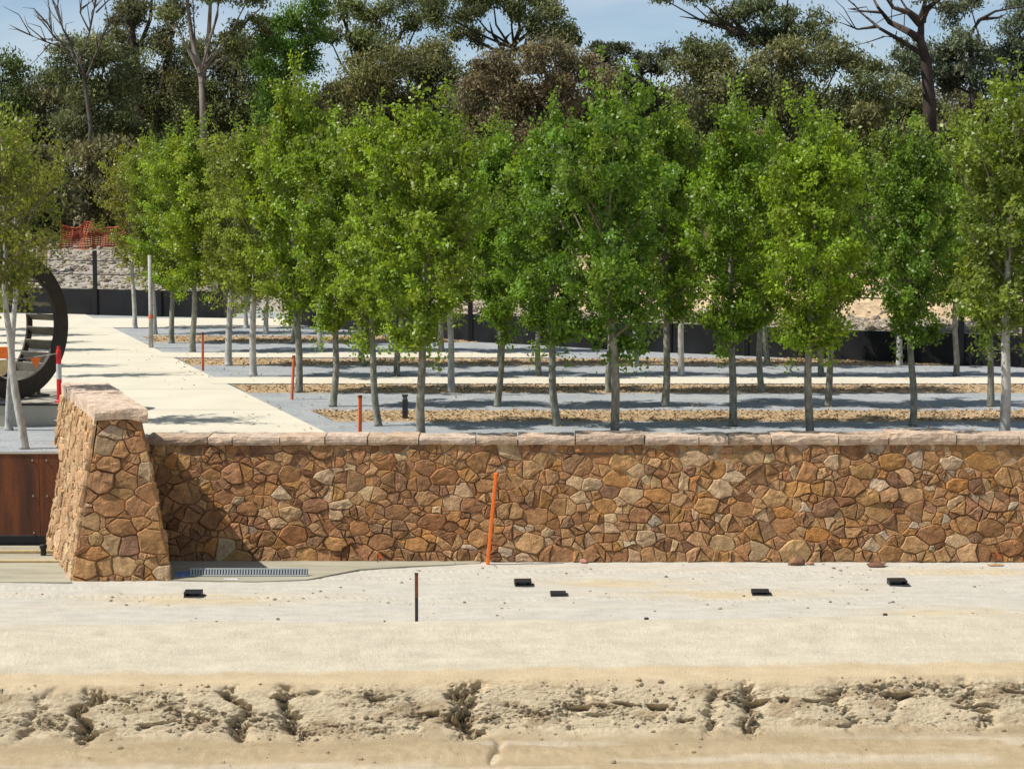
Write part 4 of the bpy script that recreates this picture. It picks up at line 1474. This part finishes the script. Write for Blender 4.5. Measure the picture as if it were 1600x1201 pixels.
    T = np.concatenate(tone) * g.uniform(.75, 1.25, (len(C), 1))
    axis = np.array([tr_pt(z) for z in np.clip(C[:, 2], 0, h)])
    od = C - axis
    od[:, 2] *= .3
    od /= np.linalg.norm(od, axis=1)[:, None] + .05
    lv, lq = leaf_quads(C, g, leaf, leaf * .68, up=.30, out=od * .7)
    root = empty('street_tree')
    mk('trunk', np.array(tb.v), tb.f, M[bark], root, smooth=True)
    mk('branches', np.array(bb.v), bb.f, M['twig'], root)
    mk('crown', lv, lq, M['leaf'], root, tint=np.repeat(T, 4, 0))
    root['h'] = float(np.percentile(C[:, 2], 99.7))
    return root


def copy_tree(src):
    c = src.copy()
    COL.objects.link(c)
    c.parent = None
    for ch in src.children:
        k = ch.copy()
        COL.objects.link(k)
        k.parent = c
    return c


VAR = [
    tree_variant(1, 5.7, 1.5, 1.10),
    tree_variant(2, 5.9, 1.75, 1.02, n_br=40),
    tree_variant(3, 5.6, 1.55, 1.18, n_br=34, base_col=(.138, .240, .034)),
    tree_variant(4, 5.8, 1.8, .98, n_br=38, base_col=(.190, .285, .032)),
    tree_variant(5, 5.5, 1.75, 1.05, n_br=30, n_leaf=78, base_col=(.172, .240, .044), bark='bark_pale'),
    tree_variant(6, 5.6, 2.0, 1.0, n_br=26, n_leaf=56, base_col=(.200, .240, .044), bark='bark_pale'),
    tree_variant(7, 5.7, 2.8, 1.1, n_br=28, n_leaf=30, base_col=(.175, .215, .042), bark='bark_pale', lean=-.05),
    tree_variant(8, 5.6, 1.75, 1.08, n_br=35),
    tree_variant(9, 5.9, 1.7, 1.0, n_br=37, base_col=(.160, .255, .034)),
]
used = set()
ROWS = [  # y of the bases, [(x, height, variant, crown tint, width)]
    (697, [(660, 5.6, 7, (1.08, 1.06, .9), 1.05), (961, 5.95, 2, (.80, .90, .8), 1.0), (1266, 5.5, 3, (1.08, 1.12, .8), 1.05), (1569, 5.9, 4, (.95, .95, .95), 1.15)]),
    (665, [(591, 5.4, 1, (1.15, 1.1, .9), .95), (871, 5.5, 8, (.84, .95, .85), 1.05), (1145, 5.75, 0, (.95, 1.02, .8), 1.0), (1426, 5.2, 7, (.74, .84, .85), 1.0)]),
    (635, [(520, 5.4, 8, (1.1, 1.08, .85), 1.0), (777, 5.2, 1, (.85, .95, .85), .95), (1039, 5.8, 7, (.9, .95, .8), 1.0), (1294, 5.4, 1, (1.0, 1.0, .8), 1.0), (1548, 5.5, 0, (.8, .85, .85), 1.0)]),
    (613, [(467, 6.5, 0, (1.1, 1.05, .8), .95), (706, 5.6, 4, (.95, 1., .85), 1.0), (951, 6.0, 3, (1.15, 1.05, .8), .9), (1190, 5.5, 8, (.95, .95, .85), .95)]),
    (587, [(396, 5.5, 4, (1.1, 1.05, .9), 1.1), (620, 5.5, 7, (1.0, 1.0, .8), 1.0), (842, 5.2, 8, (.9, .95, .85), 1.0), (1064, 5.6, 4, (1.0, .95, .8), 1.0), (1283, 5.5, 0, (.85, .9, .85), 1.0), (1494, 5.6, 3, (.9, .9, .85), 1.0)]),
    (571, [(357, 5.4, 4, (1.0, .95, .85), 1.15), (567, 5.6, 1, (.95, .95, .85), 1.0), (780, 5.5, 0, (.85, .9, .85), 1.0), (993, 5.6, 4, (.9, .9, .85), 1.0), (1200, 5.5, 1, (.85, .9, .85), 1.0), (1405, 5.5, 4, (.8, .85, .85), 1.0)]),
    (550, [(301, 5.8, 3, (1.15, 1.1, .9), 1.1), (501, 5.6, 4, (.95, .95, .85), 1.0), (690, 5.5, 2, (.85, .9, .85), 1.0)]),
    (536, [(268, 5.5, 0, (1.05, 1.05, .9), 1.1), (458, 5.5, 1, (.9, .9, .85), 1.0)]),
    (522, [(242, 5.5, 4, (1.0, .95, .85), 1.0), (416, 5.4, 4, (.85, .85, .85), 1.0)]),
    (513, [(211, 5.3, 5, (.95, .85, .85), 1.0), (385, 5.3, 5, (.8, .8, .85), 1.0)]),
]
ORD = ['first', 'second', 'third', 'fourth', 'fifth', 'sixth', 'seventh', 'eighth', 'ninth', 'tenth']
rr = random.Random(31)


def plant(p, hgt, v, tint, wid, label, group, rz=None):
    src = VAR[v]
    if v in used:
        t = copy_tree(src)
    else:
        t = src
        used.add(v)
    s = hgt / VAR[v]['h']
    t.location = p
    t.rotation_euler = (R(rr.uniform(-1.5, 1.5)), R(rr.uniform(-2.0, 2.0)), rr.uniform(0, 6.28) if rz is None else rz)
    t.scale = (s * wid * .94, s * wid * .94, s * .97)
    for ch in t.children:
        if ch.name.startswith('crown'):
            ch.color = (*tint, 1)
    tag(t, label, 'tree', group)
    return t


for ri, (y, lst) in enumerate(ROWS):
    for k, (x, hgt, v, tint, wid) in enumerate(lst):
        nth = ['leftmost', 'second from left', 'third from left', 'fourth from left', 'fifth from left', 'sixth from left'][k]
        if ri == 0:
            where = 'in the row right behind the stone wall'
        elif ri == len(ROWS) - 1:
            where = 'in the farthest tree row'
        else:
            where = f'in the {ORD[ri]} tree row back from the wall'
        plant(P(x, y, -.012), hgt, v, tint, wid, f'young green tree, {nth} {where}', 'young trees planted in rows')
# left of the boulevard: two in view on the sunk bed, the rest stand beyond the frame and shade the path
plant(P(38, 701, bed_z), 5.7, 6, (1.05, .98, .9), 1.0, 'slender pale-trunked tree nearest to the rust steel panels', 'young trees left of the boulevard', .15)
plant(P(14, 672, bed_z), 5.6, 6, (.92, .92, .85), .95, 'slender pale-trunked tree close in front of the plinth at left edge', 'young trees left of the boulevard', 2.2)
for kk, (x, y, v) in enumerate(((-30, 590, 6), (-100, 574, 5), (-75, 549, 4), (-118, 537, 5), (-96, 526, 4), (-125, 516, 5))):
    plant(P(x, y, 0), 5.4, v, (1, .98, .85), .72, f'young tree left of the boulevard beyond the big wheel, {ORD[kk]} going back', 'young trees left beyond the wheel')
# the pole with orange tape
q = P(236, 543, 0)
o = empty('marked_pole', q)
tag(o, 'thin pale pole with orange band beside the path edge', 'pole')
MB().tube([(0, 0, -.02), (.01, 0, 1.0), (.0, 0, 2.3)], [.058, .055, .045], 10).build('shaft', M['bark_pale'], o, True)
MB().lathe([(.064, .72), (.064, .82)], 10, (.008, 0, 0)).build('band', M['orange_red'], o)

# fallen leaves on gravel and path
gl = np.random.default_rng(55)
lc = []
for y, lst in ROWS[:8]:
    for x, hgt, v, tint, wid in lst:
        q = P(x, y, 0)
        n = 26
        lc.append(np.stack([q.x + gl.normal(size=n) * .9, q.y + gl.normal(size=n) * .7, np.full(n, .022)], -1))
n = 36
py_ = gl.uniform(WALL_Y + .7, 52, n)
lc.append(np.stack([np.array([eX(t) for t in py_]) - np.abs(gl.normal(size=n)) * .8 + .1, py_, np.full(n, .010)], -1))
lv, lq = leaf_quads(np.concatenate([c[c[:, 1] > WALL_Y + .75] for c in lc]), gl, .055, .032, up=.97)
o = mk('leaf_litter', lv, lq, M['gum_leaf'], tint=np.repeat(np.array([(.30, .19, .08), (.22, .20, .06), (.36, .27, .13)])[gl.integers(0, 3, len(lq))], 4, 0))
tag(o, 'dry fallen leaves scattered on the gravel and path edge under the trees', 'leaves', None, 'stuff')

# ------------------------------------------------------------------ background gum trees


def gum(name, label, base, Y, trunk, limbs, clumps, col, bark='gum_bark_dark', r0=.22, dens=430, seed=0, leafL=.165, leafW=.062, droop=.45, twigs=0):
    """base: pixel x of foot. trunk: pixel points upwards; limbs: lists of pixel points; clumps: (x, y, rx, ry) pixels"""
    g = np.random.default_rng(seed)
    r_ = random.Random(seed)
    s = F / Y
    fx = PY(base, 300, Y).x
    root = empty(name, (fx, Y, bank_z(fx, Y) - .05))
    tag(root, label, 'tree', 'gum trees and scrub along the skyline')
    inv = Vector(root.location)
    tb = MB()
    p0 = Vector((fx, Y, root.location.z))
    pts = [p0] + [PY(x, y, Y) for x, y in trunk]
    n = len(pts)
    tb.tube([p - inv for p in pts], [r0 * (1.15 - .75 * i / max(1, n - 1)) for i in range(n)], 9)
    tb.build('trunk', M[bark], root, True)
    lb = MB()
    for L in limbs:
        rl = r0 * L[0]
        pp = [PY(x, y, Y + (i * r_.uniform(-.35, .35))) for i, (x, y) in enumerate(L[1:])]
        m_ = len(pp)
        lb.tube([p - inv for p in pp], [max(.012, rl * (1 - .85 * i / max(1, m_ - 1))) for i in range(m_)], 6)
        for k in range(twigs):
            t = r_.uniform(.3, .98) * (m_ - 1)
            i = min(m_ - 2, int(t))
            q0 = pp[i].lerp(pp[i + 1], t - i)
            d = (pp[i + 1] - pp[i]).normalized() + Vector((r_.gauss(0, .6), r_.gauss(0, .6), r_.gauss(.35, .5)))
            q1 = q0 + d.normalized() * r_.uniform(.4, 1.2)
            q2 = q1 + (d + Vector((r_.gauss(0, .5), 0, r_.gauss(0, .5)))).normalized() * r_.uniform(.3, .8)
            lb.tube([q0 - inv, q1 - inv, q2 - inv], [.028, .018, .006], 4, False)
    cen, tone = [], []
    top = pts[-1]
    for cx, cy, rx, ry in clumps:
        c3 = PY(cx, cy, Y + r_.uniform(-.9, .9))
        RX, RY = rx / s, ry / s
        # a limb that carries the clump
        src = pts[max(1, n - 2)].lerp(top, r_.random())
        if src.z < c3.z + 1.5:
            mid_ = src.lerp(c3, .55) + Vector((r_.gauss(0, .15), r_.gauss(0, .2), -.15))
            lb.tube([src - inv, mid_ - inv, c3 - inv], [r0 * .30, r0 * .18, .02], 5, False)
        nb_ = max(5, int(RX * RY * 8))
        per = int(2.0 * dens * RX * RY * math.pi / nb_)
        for k in range(nb_):
            v = g.normal(size=3)
            v /= np.linalg.norm(v)
            v *= g.random() ** .38
            bc = np.array(c3) + v * np.array((RX, min(RX, 1.7) * .9, RY)) * .92
            br_ = min(.62, .42 * math.sqrt(RX * RY) + .12) * g.uniform(.6, 1.2)
            c = bc + g.normal(size=(per, 3)) * br_ * np.array((.62, .62, .42))
            cen.append(c)
            tone.append(np.tile(np.array(col) * 2.45 * g.uniform(.70, 1.30) * np.array((g.uniform(.92, 1.1), 1, g.uniform(.85, 1.1))), (per, 1)))
            if k % 3 == 0:
                q = Vector(bc)
                lb.tube([c3 - inv, c3.lerp(q, .5) - inv + Vector((0, 0, -.06)), q - inv], [.035, .022, .008], 4, False)
    if lb.v:
        lb.build('limbs', M[bark], root)
    if cen:
        C = np.concatenate(cen)
        T = np.concatenate(tone) * g.uniform(.7, 1.3, (len(C), 1))
        lv, lq = leaf_quads(C, g, leafL, leafW, up=.15, droop=droop)
        mk('crown', lv - np.array(inv), lq, M['gum_leaf'], root, tint=np.repeat(T, 4, 0))
    return root


OLV, DRK, BRN, GRN, GRY = (.062, .074, .034), (.044, .060, .024), (.088, .076, .050), (.046, .084, .018), (.068, .078, .042)
gum('gum_tree', 'dark bushy tree cut by the left edge below open sky', -10, 88, [(0, 200), (5, 140)], [], [(0, 120, 42, 45), (-15, 200, 55, 60), (25, 165, 22, 40), (20, 250, 45, 50)], DRK, seed=1)
gum('dead_tree', 'leafless grey tree with bare twigs against the sky at left', 130, 84, [(142, 200), (130, 110), (112, 70)], [(.6, (125, 100), (100, 75), (70, 65), (40, 52)), (.6, (112, 70), (98, 45), (90, 10), (94, -20)), (.5, (125, 95), (140, 50), (150, 0), (165, -30)), (.5, (135, 120), (160, 60), (172, 30)), (.45, (112, 72), (85, 60), (72, 30)), (.4, (140, 50), (125, 20), (130, -20)), (.4, (150, 20), (180, -10), (200, -40))], [], GRY, 'gum_twig', r0=.10, seed=2, twigs=10)
gum('gum_tree', 'rounded grey-olive tree beside the leafless one at left', 150, 86, [(140, 190), (128, 110)], [(.5, (135, 150), (105, 90)), (.5, (130, 120), (170, 70))], [(120, 85, 45, 38), (165, 75, 40, 35), (100, 130, 32, 38), (150, 140, 55, 45), (195, 120, 35, 50), (120, 190, 45, 35), (180, 200, 45, 35)], GRY, seed=3)
gum('gum_tree', 'tall thin-leaved dark gum with several dark stems left of the pale trunk', 235, 90, [(222, 200), (212, 90), (200, 10), (196, -40)], [(.7, (245, 175), (262, 90), (275, 0), (285, -50)), (.6, (212, 90), (235, 30), (240, -40)), (.5, (222, 180), (198, 100), (185, 40))], [(215, 20, 40, 30), (255, 60, 35, 35), (235, 120, 40, 40), (190, 60, 25, 40), (280, 130, 35, 45), (250, 190, 45, 40), (210, -30, 45, 30), (280, -20, 40, 40)], (.060, .064, .034), seed=4, dens=480)
gum('gum_tree', 'tall gum with pale forked trunk rising above the young trees', 320, 82, [(319, 240), (317, 170), (313, 110)], [(.75, (313, 115), (300, 60), (292, 0), (288, -60)), (.75, (316, 130), (326, 60), (329, 0), (336, -60)), (.5, (322, 100), (345, 60), (385, 35), (418, 2)), (.4, (313, 112), (285, 60), (262, 35)), (.35, (328, 60), (340, 25), (342, -30))], [(345, -5, 45, 22), (300, -25, 60, 25), (395, -15, 35, 25), (270, 20, 25, 20), (365, 60, 30, 28), (410, 40, 20, 25)], OLV, 'gum_bark', r0=.19, seed=5, dens=420)
gum('gum_tree', 'grey-olive gum behind the pale forked trunk', 365, 95, [(365, 150), (368, 60)], [], [(350, 100, 40, 40), (390, 80, 32, 45), (350, 160, 45, 40), (395, 150, 35, 45), (300, 90, 30, 40), (300, 160, 35, 40), (375, 215, 50, 40)], (.058, .068, .034), seed=6, dens=480)
gum('gum_tree', 'dense dark green tree left of the tallest young tree top', 455, 84, [(452, 160), (455, 60)], [], [(458, 25, 36, 28), (480, 55, 32, 26), (440, 65, 36, 28), (425, 110, 34, 40), (475, 100, 34, 32), (440, 160, 40, 40), (490, 10, 25, 25), (480, 170, 35, 35)], GRN, seed=7, dens=520)
gum('gum_tree', 'olive gum with loose crown top between dark green tree and brown scrub', 560, 88, [(565, 180), (560, 70)], [(.5, (560, 90), (540, 40), (528, 0)), (.5, (560, 80), (590, 40), (610, 0)), (.4, (565, 100), (625, 60), (640, 20))], [(540, 12, 34, 24), (590, 25, 36, 26), (555, 70, 45, 28), (615, 5, 30, 24), (515, 60, 26, 26), (640, 40, 30, 22), (665, 8, 38, 24), (600, 75, 40, 28)], OLV, seed=8, dens=380)
gum('scrub_tree', 'broad brown-olive scrub tree right of the dark green one', 600, 82, [(605, 220), (600, 150)], [], [(545, 120, 48, 38), (600, 110, 55, 40), (655, 95, 50, 40), (690, 115, 35, 32), (560, 170, 55, 40), (630, 165, 60, 45), (690, 170, 45, 45), (520, 160, 35, 45), (728, 115, 36, 28), (735, 165, 45, 40)], (.068, .070, .034), seed=9, dens=560)
gum('gum_tree', 'gum with rounded clumps and forked dark stem against open sky, left of centre', 790, 84, [(800, 150), (796, 95), (803, 70)], [(.55, (796, 95), (785, 75), (770, 55), (765, 35)), (.55, (803, 72), (812, 45), (808, 15)), (.4, (785, 75), (792, 58), (800, 50)), (.4, (803, 70), (835, 45), (850, 30))], [(735, 15, 34, 26), (770, -5, 36, 26), (720, 45, 24, 22), (745, 62, 14, 14), (800, 5, 34, 24), (835, 12, 36, 30), (865, 35, 34, 32), (825, 45, 24, 20), (895, 55, 22, 26), (870, 70, 24, 18), (690, 20, 22, 26)], (.052, .062, .030), seed=10, dens=520)
gum('scrub_tree', 'light brown dry-leaved scrub tree left of the yellow-topped young tree', 840, 79, [(845, 200), (840, 130)], [(.4, (848, 165), (848, 148), (838, 143)), (.4, (845, 180), (870, 150), (890, 120))], [(800, 115, 42, 34), (850, 95, 45, 30), (905, 105, 45, 34), (760, 145, 34, 40), (820, 160, 45, 40), (880, 150, 50, 40), (940, 130, 30, 38), (790, 195, 40, 32), (930, 170, 35, 32), (765, 100, 24, 20), (740, 185, 35, 35), (840, 210, 60, 30)], BRN, seed=11, dens=540)
gum('gum_tree', 'row of small dark tree tops under the open sky at centre', 1000, 97, [(1000, 180), (1002, 110)], [], [(965, 80, 17, 20), (935, 72, 16, 18), (1000, 92, 16, 18), (1020, 100, 20, 24), (985, 115, 28, 22), (945, 105, 24, 26), (1045, 92, 20, 16), (1000, 155, 60, 35)], (.042, .048, .030), seed=12, dens=560)
gum('gum_tree', 'gum with hanging branch reaching left into open sky, right of centre', 1180, 83, [(1215, 200), (1222, 90), (1195, 68), (1165, 55)], [(.45, (1190, 66), (1150, 50), (1110, 32), (1080, 5)), (.35, (1120, 38), (1090, 30), (1062, 26)), (.5, (1222, 90), (1228, 40), (1232, -20)), (.4, (1165, 55), (1140, 25), (1150, -10))], [(1150, 22, 34, 24), (1185, 10, 40, 26), (1205, 45, 34, 24), (1125, 32, 18, 16), (1155, 55, 20, 14), (1240, 30, 24, 30), (1275, 35, 24, 20), (1245, 70, 34, 22), (1090, -4, 26, 10), (1035, -2, 16, 8), (1285, 60, 18, 16), (1180, 65, 20, 12)], (.052, .064, .034), seed=13, dens=480)
gum('scrub_tree', 'wide grey-olive scrub tree right of the open sky', 1200, 80, [(1250, 240), (1230, 170)], [(.4, (1300, 210), (1310, 180), (1315, 155))], [(1085, 85, 34, 22), (1120, 100, 45, 32), (1080, 125, 40, 35), (1180, 105, 50, 36), (1240, 110, 55, 40), (1310, 100, 45, 34), (1355, 125, 45, 40), (1150, 150, 60, 40), (1240, 165, 60, 40), (1330, 175, 50, 45), (1370, 160, 35, 45)], (.066, .072, .036), seed=14, dens=560)
gum('bare_gum_tree', 'dark gum with heavy bare limbs spreading across the sky at upper right', 1455, 81, [(1452, 160), (1447, 95), (1438, 62), (1440, 30)], [(.65, (1438, 62), (1420, 50), (1390, 35), (1372, 12), (1360, -10)), (.6, (1438, 38), (1420, 20), (1395, 12), (1382, -5)), (.7, (1440, 34), (1448, 15), (1472, -5), (1490, -30)), (.4, (1445, 88), (1410, 65), (1375, 45), (1345, 20), (1333, 5)), (.25, (1370, 42), (1340, 46), (1312, 35)), (.25, (1380, 20), (1350, 18), (1325, 14)), (.5, (1440, 30), (1446, 0), (1442, -40)), (.2, (1410, 65), (1395, 58), (1378, 57))], [(1400, -12, 26, 14), (1450, -12, 30, 12)], (.05, .055, .035), r0=.26, seed=15, dens=300, twigs=2)
gum('gum_tree', 'blue-green gum with curved pale limb at upper right', 1520, 84, [(1522, 150), (1515, 50)], [(.5, (1512, 60), (1530, 32), (1555, 18), (1600, 10)), (.35, (1535, 30), (1560, 28), (1572, 22))], [(1490, 20, 22, 26), (1515, 75, 32, 26), (1480, 85, 34, 32), (1440, 95, 26, 26), (1535, 110, 34, 34), (1475, 130, 40, 30), (1515, 5, 20, 18), (1410, 80, 22, 20), (1405, 110, 26, 30)], (.052, .062, .044), seed=16, dens=480)
gum('gum_tree', 'blue-green gum cut by the right edge', 1610, 86, [(1605, 160), (1598, 60)], [(.4, (1600, 80), (1575, 50), (1560, 40))], [(1590, 30, 26, 26), (1600, 80, 34, 32), (1570, 95, 28, 26), (1590, 130, 36, 26), (1630, 40, 40, 40), (1640, 110, 40, 50), (1590, 5, 20, 12)], (.052, .064, .046), seed=17, dens=480)
# understory between trunks
US = [(-40, 300, 90, 90), (60, 290, 60, 80), (165, 270, 50, 75), (255, 255, 60, 55), (345, 270, 60, 60), (430, 250, 60, 60), (520, 260, 70, 65), (610, 260, 70, 60), (710, 250, 70, 60), (800, 270, 70, 60), (890, 250, 70, 60), (985, 240, 60, 60), (1075, 230, 60, 65), (1165, 250, 60, 60), (1260, 250, 60, 60), (1345, 265, 60, 50), (1430, 240, 60, 65), (1520, 230, 60, 70), (1610, 240, 70, 80), (1700, 230, 80, 90)]
SHORD = 'first second third fourth fifth sixth seventh eighth ninth tenth eleventh twelfth thirteenth fourteenth fifteenth sixteenth seventeenth eighteenth nineteenth twentieth'.split()
for i, (x, y, rx, ry) in enumerate(US):
    Yu = 79 + (i * 37 % 7)
    colu = [(.060, .070, .034), (.074, .072, .042), (.066, .064, .038), (.054, .074, .028)][i % 4]
    gum('understory_shrub', f'dark scrub shrub low behind the young trees, {SHORD[i]} from left along the skyline', x, Yu, [(x + 3, y + ry * .6), (x, y)], [], [(x, y, rx, ry * .7), (x - rx * .4, y + ry * .6, rx * .7, ry * .6), (x + rx * .45, y + ry * .55, rx * .7, ry * .6), (x + rx * .3, y - ry * .4, rx * .5, ry * .4)], colu, r0=.10, seed=200 + i, dens=300, leafL=.24, leafW=.10)

# rear belt of scrub that closes the skyline
for i in range(15):
    x = -60 + i * 122 + (i * 53 % 31) - 15
    y = 178 + (i * 29 % 23) - 8
    colu = [(.055, .060, .030), (.062, .060, .036), (.050, .056, .030)][i % 3]
    gum('scrub_tree', f'olive scrub tree in the rear belt of the skyline, {SHORD[i]} from left', x, 98 + i * 13 % 5, [(x + 4, y + 40), (x, y)], [], [(x, y, 74, 52), (x - 45, y + 35, 60, 45), (x + 48, y + 38, 60, 45), (x + 20, y + 85, 85, 50)], colu, r0=.12, seed=400 + i, dens=260, leafL=.22, leafW=.09)
